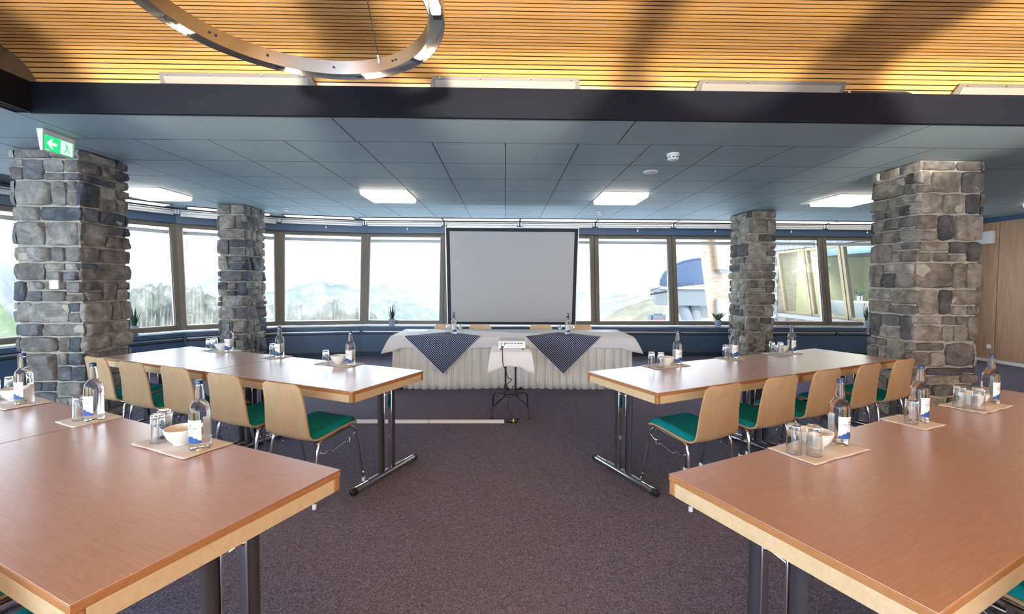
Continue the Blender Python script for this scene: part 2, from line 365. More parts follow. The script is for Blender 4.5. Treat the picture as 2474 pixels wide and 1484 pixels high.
for k in range(4): tile(-6.9, PX0-0.15, 2.9-2.2*(k+1), 2.9-2.2*k)
tile(PX1+0.15, 9.45, -6.2, FASC_Y)

# fascia around the pit
fa = empty('trim_1'); struct(fa)
MB().box(PX0, PX1, FASC_Y, FASC_Y+0.03, CEIL-0.005, 3.03).build('fascia_board', 'fascia_paint', fa, smooth=False)
MB().box(PX0-0.03, PX0, PY0, FASC_Y+0.03, CEIL-0.005, 3.03).build('fascia_board', 'fascia_paint', fa, smooth=False)
MB().box(PX1, PX1+0.03, PY0, FASC_Y+0.03, CEIL-0.005, 3.03).build('fascia_board', 'fascia_paint', fa, smooth=False)
MB().box(PX0, PX1, PY0-0.03, PY0, CEIL-0.005, 3.03).build('fascia_board', 'fascia_paint', fa, smooth=False)
# pit roof and ends
pit = struct(MB().box(PX0-0.2, PX1+0.2, PY0-0.2, 3.85, 3.28, 3.36).box(PX0-0.2, PX1+0.2, 3.70, 3.85, 2.85, 3.28)
     .box(PX0-0.20, PX0-0.06, PY0-0.2, 3.8, 2.85, 3.30).box(PX1+0.06, PX1+0.2, PY0-0.2, 3.8, 2.85, 3.30).box(PX0-0.2, PX1+0.2, PY0-0.2, PY0-0.06, 2.85, 3.30).build('ceiling', 'slat_backing', smooth=False))
# the cove profile (y, z) walked from the fascia up and towards the camera
prof = [(3.625, 2.98), (3.622, 3.075), (3.575, 3.135), (3.515, 3.180), (3.44, 3.210), (3.38, 3.226), (3.30, 3.233), (3.2, 3.235), (PY0+0.02, 3.235)]
def walk(d):
    for (a, b) in zip(prof, prof[1:]):
        L = math.dist(a, b)
        if d <= L: f = d/L; return Vector((0, a[0]+(b[0]-a[0])*f, a[1]+(b[1]-a[1])*f))
        d -= L
    return None
PITCHS = 0.0405; d = 0.0; k = 0
while True:
    a, b = walk(d), walk(d+PITCHS-0.0085)
    if b is None: break
    if d > 1.6: PITCHS = 0.16     # behind the camera the boards are wider
    n = (b-a).cross(Vector((1, 0, 0))).normalized()
    if n.z < 0: n = -n
    th = 0.016
    jy = rnd.uniform(-0.0008, 0.0008)
    P = []
    x0, x1 = PX0-0.05, PX1+0.05
    a2, b2 = a+n*jy, b+n*jy
    for q in ((a2, x0), (a2, x1), (b2, x1), (b2, x0)): P.append((q[1], q[0].y, q[0].z))
    tdir = (b-a).normalized(); cut = 0.024
    for q, e_ in (((a2, x0), 0.002), ((a2, x1), 0.002), ((b2, x1), -cut), ((b2, x0), -cut)):
        w_ = q[0]+n*th+tdir*e_; P.append((q[1], w_.y, w_.z))
    MB().hexa(P).build('slat', 'slat_wood', pit, smooth=False)
    d += PITCHS; k += 1
# side plate of the pit on the left, with its perforated vent
def cove_plate(x0, x1):
    poly = [(p[0], p[1]) for p in prof[:-1]] + [(1.2, 3.235), (1.2, 2.98)]
    return MB().prism(poly[::-1], lambda u, v, t: (t, u, v), x0, x1)
pl = cove_plate(PX0-0.06, PX0-0.055+0.01).build('end_plate', 'vent_metal', pit, smooth=False)
vt = empty('air_vent', (PX0-0.04, 2.75, 3.10)); tag(vt, 'perforated metal air vent in the left end of the slatted ceiling recess', 'vent', 'ceiling air vents')
MB().box(-0.008, 0.004, -0.75, 0.62, -0.10, 0.16).build('vent_frame', 'vent_metal', vt, bevel=0.003)
t_ = MB().box(-0.006, 0.008, -0.68, 0.55, -0.10, 0.085).build('perforated_plate', 'vent_mesh', vt, smooth=False)
# vent frames lying on the cove above the fascia
vents = [(-2.76, -1.52, 'perforated grey air vent under the ring lamp, leftmost along the long fascia'), (-0.62, 0.61, 'perforated grey air vent above the fascia just right of the ring lamp'),
         (1.53, 2.78, 'perforated grey air vent above the fascia beside the dark uplight'), (3.67, 4.9, 'perforated grey air vent above the fascia at the right picture edge')]
for vx0, vx1, lab in vents:
    vt = empty('air_vent', ((vx0+vx1)/2, 3.586, 3.086)); tag(vt, lab, 'vent', 'ceiling air vents'); hw = (vx1-vx0)/2
    vt.rotation_euler = (R(32), 0, 0)
    MB().prism([(-hw, -0.06), (hw, -0.06), (hw-0.03, 0.052), (-hw+0.03, 0.052)], lambda u, v, t: (u, t, v), -0.012, 0.0).build('vent_frame', 'vent_metal', vt, smooth=False)
    MB().box(-hw+0.055, hw-0.055, -0.016, -0.011, -0.06, 0.026).build('perforated_plate', 'vent_mesh', vt, smooth=False)
    for sx in (-hw+0.09, -hw*0.33, hw*0.33, hw-0.09):
        MB().lathe([(0.006, 0), (0.006, 0.003), (0.003, 0.004)], 10).build('screw', 'chrome', vt, loc=(sx, -0.012, 0.039)).rotation_euler = (R(90), 0, 0)
fl = empty('uplight', (3.02, 3.575, 3.0)); tag(fl, 'dark elongated uplight lying behind the fascia under the slatted ceiling', 'lamp')
MB().prism([(-0.30, 0), (0.30, 0), (0.27, 0.045), (0.22, 0.056), (-0.24, 0.056), (-0.28, 0.048)], lambda u, v, t: (u, t, v), -0.03, 0.03).build('housing', 'black_metal', fl, bevel=0.004)
MB().lathe([(0.012, 0), (0.012, 0.008)], 12).build('bolt', 'chrome', fl, loc=(-0.25, -0.032, 0.04)).rotation_euler = (R(90), 0, 0)

# ---------------- window walls
def outn(a, b):
    dd = (b-a).normalized(); return Vector((-dd.y, dd.x))
wn = 0
cover_in = 0.33
wback = empty('wall_back'); struct(wback)
# inner offset line for the sill front
def offset_line(line, off):
    out = []
    for i, p in enumerate(line):
        if i == 0: n = outn(line[0], line[1])
        elif i == len(line)-1: n = outn(line[-2], line[-1])
        else:
            n1, n2 = outn(line[i-1], line[i]), outn(line[i], line[i+1]); n = (n1+n2).normalized(); n = n/max(0.3, n.dot(n1))
        out.append(p+n*off)
    return out
SI = offset_line(WL, -cover_in); SP = offset_line(WL, -cover_in+0.02); WO = offset_line(WL, 0.05); WT = offset_line(WL, LEAN); WT2 = offset_line(WL, LEAN-0.10)
def wall_strip(A, B, z0, z1, i):   # a solid between plan lines A (inner) and B (outer) for segment i
    return MB().hexa([(A[i].x, A[i].y, z0), (A[i+1].x, A[i+1].y, z0), (B[i+1].x, B[i+1].y, z0), (B[i].x, B[i].y, z0),
                      (A[i].x, A[i].y, z1), (A[i+1].x, A[i+1].y, z1), (B[i+1].x, B[i+1].y, z1), (B[i].x, B[i].y, z1)])
W2 = offset_line(WL, -0.055)
WIN = {}
for i in range(len(WL)-1):
    if i == len(WL)-2:
        wall_strip(SP, WO, 0, CEIL, i).build('wall_end', 'navy_paint', wback, smooth=False); continue
    wall_strip(SI, WO, 0.525, 0.60, i).build('sill', 'navy_paint', wback, bevel=0.004)
    S3 = offset_line(WL, -cover_in+0.05)
    wall_strip(SP, WO, 0.09, 0.435, i).build('cover_panel', 'navy_paint', wback, smooth=False)
    wall_strip(S3, WO, 0.0, 0.525, i).build('plinth', 'navy_dark', wback, smooth=False)
    a, b = SP[i], SP[i+1]; dd = (b-a).normalized(); n = outn(a, b); L = (b-a).length
    c0 = (a+b)/2+n*0.012
    MB().obox((c0.x, c0.y, 0.498), (dd.x, dd.y, 0), (n.x, n.y, 0), (0, 0, 1), L/2-0.03, 0.006, 0.011).build('metal_strip', 'aluminium', wback, smooth=False)
    MB().obox((a.x+n.x*0.02, a.y+n.y*0.02, 0.47), (dd.x, dd.y, 0), (n.x, n.y, 0), (0, 0, 1), 0.02, 0.02, 0.055).build('panel_post', 'navy_paint', wback, smooth=False)
    c1 = (a+b)/2+n*0.006
    MB().obox((c1.x, c1.y, 0.47), (dd.x, dd.y, 0), (n.x, n.y, 0), (0, 0, 1), L/2-0.05, 0.004, 0.008).build('louvre_slat', 'navy_paint', wback, smooth=False)
    # lintel above the frames
    wall_strip(WT2, offset_line(WL, LEAN+0.12), ZT, CEIL+0.02, i).build('lintel', 'navy_paint', wback, smooth=False)
    # the window itself
    wn += 1
    A, B = WL[i], WL[i+1]; dd = (B-A).normalized(); n = outn(A, B)
    AT, BT = WT[i], WT[i+1]
    wi = empty('window_%d' % wn, (A.x, A.y, 0)); struct(wi); WIN[i] = wi
    def P(s, h, o):  # s 0..1 across, h 0..1 up, o offset outwards, relative to A
        lo = A+(B-A)*s; hi = AT+(BT-AT)*s; q = lo+(hi-lo)*h+n*o
        return (q.x-A.x, q.y-A.y, ZB+(ZT-ZB)*h)
    L = (B-A).length; e = 0.004/L; fwid = 0.088/L; fb, ft = 0.075/(ZT-ZB), 0.065/(ZT-ZB); D0, D1 = -0.055, 0.03
    def bar(s0, s1, h0, h1, o0=D0, o1=D1): return MB().hexa([P(s0, h0, o0), P(s1, h0, o0), P(s1, h0, o1), P(s0, h0, o1), P(s0, h1, o0), P(s1, h1, o0), P(s1, h1, o1), P(s0, h1, o1)])
    for nm, q in (('frame_stile', (e, fwid, 0, 1)), ('frame_stile', (1-fwid, 1-e, 0, 1)), ('frame_rail', (fwid, 1-fwid, 0, fb)), ('frame_rail', (fwid, 1-fwid, 1-ft, 1))):
        bar(*q).build(nm, 'frame_taupe', wi, bevel=0.005)
    g1, g2 = 0.014/L, 0.014/(ZT-ZB)
    gk = MB()
    for q in ((fwid, fwid+g1, fb, 1-ft), (1-fwid-g1, 1-fwid, fb, 1-ft), (fwid, 1-fwid, fb, fb+g2), (fwid, 1-fwid, 1-ft-g2, 1-ft)):
        h = bar(*q, -0.02, 0.02); gk.add(h.v, h.f)
    gk.build('glazing_bead', 'aluminium', wi, smooth=False)
    bar(e*0.2, e, 0, 1, -0.03, 0.03).build('joint_seal', 'gasket', wi, smooth=False)
    bar(fwid, 1-fwid, fb, 1-ft, 0.0, 0.006).build('pane', 'window_glass', wi, smooth=False)
    bar(fwid, 1-fwid, 1-ft-0.065, 1-ft-0.030, 0.05, 0.07).build('shade_rail', 'blind_fabric', wi, smooth=False)

# right wall of wood panels, skirting, header; wall behind the camera
wr = struct(MB().box(RX+0.02, RX+0.2, BY, 9.3, 0, CEIL+0.05).build('wall_right', 'gasket', smooth=False))
ys = [9.0, 8.23, 7.25, 6.27, 5.29, 4.31, 3.33, 2.0, 0, -2, -4, -6]
for y1, y0 in zip(ys, ys[1:]):
    MB().box(RX, RX+0.02, y0+0.006, y1-0.006, 0.06, CEIL-0.09).build('wall_panel', 'wall_panel_wood', wr, smooth=False)
MB().box(RX-0.02, RX+0.02, BY, 9.0, CEIL-0.09, CEIL+0.01).build('header', 'navy_paint', wr, smooth=False)
struct(MB().box(RX-0.015, RX+0.02, BY, 9.0, 0, 0.06).build('baseboard_right', 'plaster', bevel=0.003))
struct(MB().box(-9, 10, BY-0.2, BY, 0, CEIL+0.05).build('wall_behind', 'plaster', smooth=False))
wb = MB().box(-0.02, 0.0, -0.13, 0.17, -0.12, 0.13).build('wall_box', 'white_plastic', loc=(RX, 8.42, 2.42), bevel=0.03, seg=4)
wb.scale = (4, 1, 1); tag(wb, 'white rounded box mounted high on the wood panel wall', 'wall box')
so = empty('wall_socket', (RX, 8.33, 0.30)); tag(so, 'small pale round socket low on the wood panel wall', 'socket')
MB().lathe([(0.045, 0), (0.045, 0.012), (0.038, 0.016)], 20).build('cover', 'white_plastic', so).rotation_euler = (0, R(-90), 0)
MB().lathe([(0.022, 0.016), (0.022, 0.020)], 16).build('insert', 'plaster', so).rotation_euler = (0, R(-90), 0)

# ================================================================== STONE COLUMNS
def stone(mb_parent, mat, origin, ex, ez, n, w, h, dep, name='stone'):
    """irregular rounded stone: centre of its back at origin, ex/ez in the face plane, n outwards"""
    NP = 12; r = rnd; ring = []
    e = r.uniform(5.0, 11.0)
    for k in range(NP):
        a = 2*math.pi*(k+0.5)/NP; ca, sa = math.cos(a), math.sin(a)
        q = (abs(ca)**e+abs(sa)**e)**(-1/e)
        ring.append((ca*q*w/2*r.uniform(0.95, 1.0), sa*q*h/2*r.uniform(0.93, 1.0)))
    V = []; O = Vector((0, 0, 0))
    def pt(u, v, t): return O+ex*u+ez*v+n*t
    tl, tr = r.uniform(-0.2, 0.2), r.uniform(-0.2, 0.2)
    for u, v in ring: V.append(pt(u, v, -0.01))
    for u, v in ring: V.append(pt(u, v, dep*0.72+u*tl*0.3+v*tr*0.3))
    for u, v in ring: V.append(pt(u*0.9, v*0.86, dep+u*tl+v*tr+r.uniform(-0.006, 0.005)))
    for u, v in ring[::2]: V.append(pt(u*0.45, v*0.45, dep*1.03+u*tl+v*tr+r.uniform(-0.008, 0.008)))
    V.append(pt(0, 0, dep*1.05+r.uniform(-0.006, 0.006)))
    F = []
    for L in (0, 1):
        for k in range(NP): F.append((L*NP+k, L*NP+(k+1) % NP, (L+1)*NP+(k+1) % NP, (L+1)*NP+k))
    b2, b3, c = 2*NP, 3*NP, 3*NP+NP//2
    for k in range(NP//2):
        k2 = (k+1) % (NP//2); a0, a1, a2 = b2+2*k, b2+(2*k+1) % NP, b2+(2*k+2) % NP
        F += [(b3+k, a0, a1), (b3+k, a1, b3+k2), (a1, a2, b3+k2), (b3+k, b3+k2, c)]
    o = MB().add(V, F).build(name, mat, mb_parent, ang=60); o.location = origin
    return o
def fill_face(parent, mat, C, ex, n, x0, x1, z0, z1, dep):
    """stones over one rectangle of a course; C is the world point at face middle, floor level"""
    ez = Vector((0, 0, 1)); x = x0; J = 0.009
    while x < x1-1e-4:
        hgt = z1-z0; wmax = x1-x
        wd = rnd.uniform(0.10, 0.42) if hgt > 0.1 else rnd.uniform(0.16, 0.42)
        if wmax-wd < 0.085: wd = wmax
        rows = [(z0, z1)]
        if hgt > 0.17 and rnd.random() < 0.5:
            m = z0+hgt*rnd.uniform(0.35, 0.65); rows = [(z0, m), (m, z1)]
        for a, b in rows:
            parts = [(x, x+wd)]
            if len(rows) == 2 and wd > 0.24 and rnd.random() < 0.6:
                mm = x+wd*rnd.uniform(0.35, 0.65); parts = [(x, mm), (mm, x+wd)]
            for p, q in parts:
                o = C+ex*((p+q)/2)+ez*((a+b)/2)
                stone(parent, mat, o, ex, ez, n, q-p-J, b-a-J, dep*rnd.uniform(0.8, 1.3))
        x += wd
def column(x0, x1, y0, y1, mat, label, seed, faces=('f', 'i', 'o', 'b'), ztop=CEIL-0.005):
    global rnd
    rnd = random.Random(seed)
    col = empty('stone_column', ((x0+x1)/2, (y0+y1)/2, 0)); tag(col, label, 'column', 'stone columns under the blue ceiling')
    D = 0.032; hx, hy = (x1-x0)/2-D, (y1-y0)/2-D
    MB().box(-hx, hx, -hy, hy, 0, ztop).build('mortar_core', 'mortar', col, smooth=False)
    z = 0.0; alt = 0
    while z < ztop-0.03:
        h = rnd.uniform(0.11, 0.30)
        if ztop-z-h < 0.09: h = ztop-z
        for ex, n, half, dep0 in ((Vector((1, 0, 0)), Vector((0, -1, 0)), hx, hy), (Vector((0, 1, 0)), Vector((1, 0, 0)), hy, hx), (Vector((-1, 0, 0)), Vector((0, 1, 0)), hx, hy), (Vector((0, -1, 0)), Vector((-1, 0, 0)), hy, hx)):
            front = abs(n.y) > 0.5; ext = D if (front == (alt == 0)) else -0.004
            C = n*(hy if front else hx)
            fill_face(col, mat, C, ex, n, -half-ext, half+ext, z, z+h, D)
        z += h; alt = 1-alt
    return col
column(-4.94, -4.25, 4.48, 5.06, 'stone_cool', 'grey stone column with a white switch at the near left', 11)
column(4.34, 5.06, 4.55, 5.16, 'stone_warm', 'thick stone column in front of the wood panelling', 23)
column(-4.90, -4.43, 7.55, 8.20, 'stone_cool', 'slim grey stone column before the left windows', 35)
column(4.34, 4.83, 7.75, 8.42, 'stone_warm', 'slim stone column with a warm lit front by the right windows', 47)
rnd = random.Random(5)
sw = MB().box(-0.045, 0.045, -0.03, 0, -0.047, 0.047).build('wall_switch', 'white_plastic', loc=(-4.50, 4.475, 1.445), bevel=0.008, seg=3)
tag(sw, 'square white switch on the near left stone column', 'switch')

# ================================================================== CEILING FIXTURES
def ring_lamp(c, z, r):
    e = empty('ring_lamp', (c[0], c[1], z)); tag(e, 'large steel ring pendant lamp with glowing halogens hanging from the slatted ceiling', 'lamp')
    N = 96; wdt, hgt, th = 0.072, 0.075, 0.004
    def ring(prof, nm, mat):
        vs = []; fs = []; m = len(prof)
        for k in range(N):
            a = 2*math.pi*k/N
            for rr, zz in prof: vs.append((rr*math.cos(a), rr*math.sin(a), zz))
        for k in range(N):
            for i in range(m): fs.append((k*m+i, ((k+1) % N)*m+i, ((k+1) % N)*m+(i+1) % m, k*m+(i+1) % m))
        return MB().add(vs, fs).build(nm, mat, e)
    ri = r-wdt
    ring([(r-th, 0), (r, 0), (r, hgt), (r-th, hgt)], 'outer_band', 'brushed_steel')
    ring([(ri, 0), (ri+th, 0), (ri+th, hgt), (ri, hgt)], 'inner_band', 'brushed_steel')
    ring([(ri+th, hgt*0.42), (r-th, hgt*0.42), (r-th, hgt*0.50), (ri+th, hgt*0.50)], 'web_plate', 'brushed_steel')
    rm = (r+ri)/2
    angs = [0.0, 40, 78, 116, 163, 200, 236, 272, 308, 338]
    for ad in angs:
        a = R(ad); p = Vector((rm*math.cos(a), rm*math.sin(a), 0)); tx = Vector((-math.sin(a), math.cos(a), 0)); rx = Vector((math.cos(a), math.sin(a), 0))
        MB().obox(p+Vector((0, 0, 0.016)), tx, rx, (0, 0, 1), 0.030, 0.022, 0.010).build('halogen_lamp', 'halogen_glow', e, bevel=0.006)
        MB().obox(p+tx*0.058+Vector((0, 0, 0.022)), tx, rx, (0, 0, 1), 0.02, 0.02, 0.006).build('lamp_socket', 'black_metal', e, smooth=False)
    for ad in (56, 58.5, 95, 128, 152, 155):
        a = R(ad); rx = Vector((math.cos(a), math.sin(a), 0)); p = rx*(ri-0.001)+Vector((0, 0, hgt*0.5))
        MB().tube([p, p-rx*0.004], 0.006, 10).build('screw', 'gasket', e)
    for ad in (68, 188, 308):
        a = R(ad); p = Vector((ri*math.cos(a), ri*math.sin(a), hgt*0.7)); q = Vector((p.x*0.72, p.y*0.72, 3.232-z))
        cb = MB().tube([p, q], 0.0035, 6).build('suspension_cable', 'dark_metal', e)
        MB().tube([p-Vector((0, 0, 0.01)), p+(q-p).normalized()*0.035], 0.007, 8).build('cable_clamp', 'aluminium', cb)
        MB().lathe([(0.02, 0), (0.02, 0.012)], 12, (q.x, q.y, q.z-0.012)).build('ceiling_rose', 'aluminium', cb)
    return e
ring_lamp((-0.956, 2.027), 2.70, 0.67)

def light_panel(x0, label):
    y0 = TY0+3*TY-0.03; y1 = y0+0.66; e = empty('ceiling_light', (x0+0.345, (y0+y1)/2, CEIL)); tag(e, label, 'light', 'square ceiling light panels')
    hw, hd = 0.335, (y1-y0)/2
    MB().box(-hw, hw, -hd, hd, -0.012, 0).build('base_plate', 'white_paint', e, smooth=False)
    MB().hexa([(-hw+0.012, -hd+0.012, -0.075), (hw-0.012, -hd+0.012, -0.075), (hw-0.012, hd-0.012, -0.075), (-hw+0.012, hd-0.012, -0.075),
               (-hw, -hd, -0.012), (hw, -hd, -0.012), (hw, hd, -0.012), (-hw, hd, -0.012)]).build('diffuser', 'panel_glow', e, bevel=0.006)
    return e
for x0, lab in ((-5.53, 'glowing square ceiling panel beside the near left stone column'), (-2.078, 'glowing square ceiling panel left of the projection screen'), (1.372, 'glowing square ceiling panel right of the projection screen'),
                (4.822, 'glowing square ceiling panel behind the thick right stone column'), (8.30, 'glowing square ceiling panel at the far right before the wood panelling')):
    light_panel(x0, lab)
def cornice(i, s0, s1, label):
    A, B = WT2[i], WT2[i+1]; a, b = A+(B-A)*s0, A+(B-A)*s1; n = outn(A, B); d_ = (B-A).normalized(); L = (b-a).length
    c0 = (a+b)/2-n*0.25; e = empty('cornice_light', (c0.x, c0.y, CEIL), math.atan2(d_.y, d_.x)); tag(e, label, 'light', 'long cream light panels along the windows')
    MB().prism([(-L/2, -0.16), (L/2, -0.16), (L/2-0.0, 0.16), (-L/2, 0.16)], lambda u, v, t: (u, v, t), -0.010, -0.002).build('diffuser', 'cornice_glow', e, smooth=False)
    fr = MB()
    for q in ((-L/2-0.012, L/2+0.012, -0.172, -0.16), (-L/2-0.012, L/2+0.012, 0.16, 0.172), (-L/2-0.012, -L/2, -0.16, 0.16), (L/2, L/2+0.012, -0.16, 0.16)): fr.box(q[0], q[1], q[2], q[3], -0.014, -0.001)
    fr.build('edge_frame', 'gasket', e, smooth=False)
cl = {NLEFT-3: 'cream light strip above the window behind the near left column', NLEFT-2: 'cream light strip behind the slim left column', NLEFT-1: 'cream light strip over the angled window right of the slim left column'}
for i, lab in cl.items(): cornice(i, 0.10, 0.88, lab)
for k, lab in enumerate(('cream light strip left of the projection screen', 'cream light strip above the left half of the screen', 'cream light strip above the right half of the screen', 'cream light strip right of the projection screen', 'cream light strip ending at the slim right column', 'cream light strip right of the slim right column', 'cream light strip at the right end of the windows')):
    cornice(NLEFT+k, 0.01, 0.99, lab)
# roller blinds
def blind(i, label, low=0.0, fabric='blind_fabric'):
    A, B = WT2[i], WT2[i+1]; d_ = (B-A).normalized(); n = outn(A, B); L = (B-A).length-0.06; c0 = (A+B)/2-n*0.045
    e = empty('roller_blind', (c0.x, c0.y, 2.722), math.atan2(d_.y, d_.x)); tag(e, label, 'blind', 'rolled up blinds above the windows')
    MB().tube([(-L/2+0.02, 0, 0), (L/2-0.02, 0, 0)], 0.024, 14).build('fabric_roll', fabric, e)
    MB().box(-L/2+0.03, L/2-0.03, -0.008, 0.008, -0.045-low, -0.015).build('hem_fabric', fabric, e, smooth=False)
    MB().box(-L/2+0.03, L/2-0.03, -0.011, 0.011, -0.055-low, -0.043-low).build('bottom_rail', 'aluminium', e, bevel=0.003)
    MB().box(-L/2, L/2, -0.03, 0.03, 0.030, 0.045).build('head_rail', 'blind_fabric', e, smooth=False)
    for s in (-1, 1): MB().box(s*L/2-0.012, s*L/2+0.012, -0.032, 0.032, -0.035, 0.045).build('bracket', 'white_plastic', e, bevel=0.003)
    cx = L*0.04
    cd = MB().tube([(cx, -0.034, -0.02), (cx, -0.036, -0.105)], 0.0022, 5).build('pull_cord', 'white_plastic', e)
    MB().lathe([(0.004, 0.014), (0.013, 0.006), (0.016, -0.006), (0.010, -0.018), (0.003, -0.02)], 12, (cx, -0.036, -0.112)).build('cord_knob', 'white_plastic', cd)
bl = {NLEFT-3: 'rolled blind above the window right of the near left column', NLEFT-2: 'rolled grey blind behind the slim left column', NLEFT-1: 'rolled blind over the angled window right of the slim left column', NLEFT: 'rolled blind left of the projection screen', NLEFT+1: 'rolled blind above the left half of the screen', NLEFT+2: 'rolled blind above the right half of the screen',
      NLEFT+3: 'rolled blind right of the projection screen', NLEFT+4: 'rolled blind reaching the slim right column', NLEFT+5: 'rolled blind right of the slim right column', NLEFT+6: 'rolled blind beside the thick right column', NLEFT-4: 'rolled blind at the left picture edge'}
for i, lab in bl.items(): blind(i, lab, 0.02 if i == NLEFT-2 else 0)
def detector(x, y, label, s=1.0):
    e = empty('smoke_detector', (x, y, CEIL)); tag(e, label, 'smoke detector', 'white smoke detectors'); e.scale = (s, s, s)
    MB().lathe([(0.055, 0), (0.055, -0.014), (0.045, -0.018)][::-1], 24).build('base', 'white_plastic', e)
    MB().lathe([(0.046, -0.018), (0.052, -0.028), (0.050, -0.045), (0.040, -0.055), (0.010, -0.058)][::-1], 24).build('head', 'white_plastic', e)
    for k in range(10):
        a = 2*math.pi*k/10; MB().obox((0.051*math.cos(a), 0.051*math.sin(a), -0.036), (-math.sin(a), math.cos(a), 0), (math.cos(a), math.sin(a), 0), (0, 0, 1), 0.009, 0.002, 0.004).build('slot', 'gasket', e, smooth=False)
detector(1.695, 4.45, 'white smoke detector nearest to the dark fascia', 1.15)
detector(-3.90, 7.92, 'white smoke detector beside the slim left column')
detector(1.73, 8.03, 'white smoke detector near the window right of the screen')
for x, y, lab in ((1.70, 5.15, 'flat pale ceiling disc behind the nearest smoke detector'), (-1.60, 7.05, 'pale ceiling disc just behind the left glowing panel'), (4.85, 7.02, 'pale ceiling disc beside the right glowing panel')):
    e = empty('ceiling_disc', (x, y, CEIL)); tag(e, lab, 'speaker', 'round ceiling discs')
    MB().lathe([(0.085, 0), (0.085, -0.006), (0.074, -0.012)][::-1], 28).build('rim', 'white_plastic', e); MB().lathe([(0.074, -0.010), (0.05, -0.015), (0.01, -0.016)][::-1], 28).build('grille', 'blind_fabric', e)
# exit sign, plane facing the aisle
es = empty('exit_sign', (-4.03, 4.055, CEIL), R(3)); tag(es, 'green emergency exit sign with arrow and running figure under the ceiling', 'exit sign')
MB().prism([(-0.035, 0), (0.020, 0), (0.012, -0.185), (-0.010, -0.185)], lambda u, v, t: (u, t, v), 0.15, -0.15).build('housing', 'white_plastic', es, bevel=0.003)
def sx(u, v, o): return (0.0195-0.008*(-v)/0.185+o, u, v)   # point on the sloped front, u along y, v down
def flat(poly, nm, mat, o, par=es):
    return MB().prism(poly, lambda u, v, t: sx(u, v, t), o-0.002, o).build(nm, mat, par, smooth=False)
flat([(-0.135, -0.175), (0.135, -0.175), (0.135, -0.045), (-0.135, -0.045)], 'green_face', 'exit_green', 0.002)
def sc(pts, ou, ov, k): return [(ou+u*k, ov+v*k) for u, v in pts]
flat(sc([(-1, 0), (-0.1, -0.95), (0.3, -0.95), (-0.2, -0.3), (1, -0.3), (1, 0.3), (-0.2, 0.3), (0.3, 0.95), (-0.1, 0.95)], -0.070, -0.110, 0.044), 'arrow', 'exit_white', 0.0035)
flat([(0.012, -0.168), (0.122, -0.168), (0.122, -0.052), (0.012, -0.052)], 'door_pictogram', 'exit_white', 0.0035)
man = MB()
for pl_ in ([(-0.05, 0.62), (0.05, 0.55), (0.13, 0.60), (0.17, 0.72), (0.12, 0.83), (0.0, 0.85), (-0.08, 0.75)],
            [(-0.12, 0.48), (0.20, 0.52), (0.30, 0.36), (0.22, 0.0), (0.02, -0.05), (-0.02, 0.2)], [(-0.12, 0.48), (-0.10, 0.38), (-0.45, 0.30), (-0.62, 0.42), (-0.55, 0.48), (-0.42, 0.40)],
            [(0.20, 0.50), (0.26, 0.40), (0.52, 0.20), (0.72, 0.28), (0.68, 0.36), (0.52, 0.31)], [(0.02, 0.02), (0.22, 0.05), (0.02, -0.45), (-0.38, -0.85), (-0.50, -0.78), (-0.12, -0.35)],
            [(0.06, 0.0), (0.24, 0.05), (0.50, -0.40), (0.80, -0.52), (0.76, -0.64), (0.38, -0.52)]):
    pp = sc(pl_, 0.060, -0.112, 0.060); man.prism(pp, lambda u, v, t: sx(u, v, t), 0.0036, 0.0050)
man.build('running_figure', 'exit_green', es, smooth=False)
flat([(-0.128, -0.172), (-0.095, -0.172), (-0.095, -0.168), (-0.128, -0.168)], 'print_line', 'exit_white', 0.0035)
flat([(0.118, -0.020), (0.126, -0.020), (0.126, -0.014), (0.118, -0.014)], 'status_light', 'yellow_tape', 0.003)

# ================================================================== TABLES
TZ = 0.745
def make_table():
    e = empty('folding_table')
    MB().box(-0.797, 0.797, -0.4, 0.4, TZ-0.004, TZ).build('laminate_top', 'table_laminate', e, bevel=0.0015)
    MB().box(-0.797, 0.797, -0.4, 0.4, TZ-0.026, TZ-0.0045).build('edge_band', 'table_edge', e, bevel=0.002)
    za, zb = TZ-0.080, TZ-0.027
    for s in (-1, 1):
        MB().box(-0.765, 0.765, s*0.385-0.013, s*0.385+0.013, za, zb).build('long_apron', 'beech_apron', e, bevel=0.002)
        MB().box(s*0.782-0.013, s*0.782+0.013, -0.370, 0.370, za, zb).build('short_apron', 'beech_apron', e, bevel=0.002)
        for q in (-1, 1): MB().box(s*0.781-0.015, s*0.781+0.015, q*0.384-0.015, q*0.384+0.015, za, zb).build('corner_block', 'table_edge', e, bevel=0.006, seg=3)
        x = s*0.745
        for q in (-1, 1):
            y = q*0.066
            vs = []
            prof = [(0.016*math.cos(2*math.pi*k/16), 0.027*math.sin(2*math.pi*k/16)) for k in range(16)]
            lg = MB().prism(prof, lambda u, v, t: (x+u, y+v, t), 0.05, za+0.03).build('leg', 'dark_metal', e)
            MB().box(x-0.0175, x+0.0175, y-q*0.026-0.004, y-q*0.026+0.004, 0.05, za+0.03).build('chrome_edge', 'chrome', lg, bevel=0.003)
        MB().tube([(x, -0.33, 0.026), (x, 0.33, 0.026)], 0.024, 14).build('foot_bar', 'chrome', e)
        MB().box(x-0.014, x+0.014, -0.20, 0.20, 0.046, 0.054).build('foot_plate', 'dark_metal', e, bevel=0.002)
        for q in (-1, 1):
            MB().tube([(x, q*0.325, 0.026), (x, q*0.35, 0.026), (x, q*0.365, 0.024), (x, q*0.372, 0.022)], [0.0255, 0.0255, 0.020, 0.006], 14).build('foot_cap', 'black_plastic', e)
        MB().tube([(x, -0.05, za-0.03), (x-s*0.01, -0.035, za-0.045), (x-s*0.02, 0.02, za-0.045), (x-s*0.20, 0.02, za+0.02)], 0.006, 8).build('folding_brace', 'chrome', e)
    return e
tb = make_table()
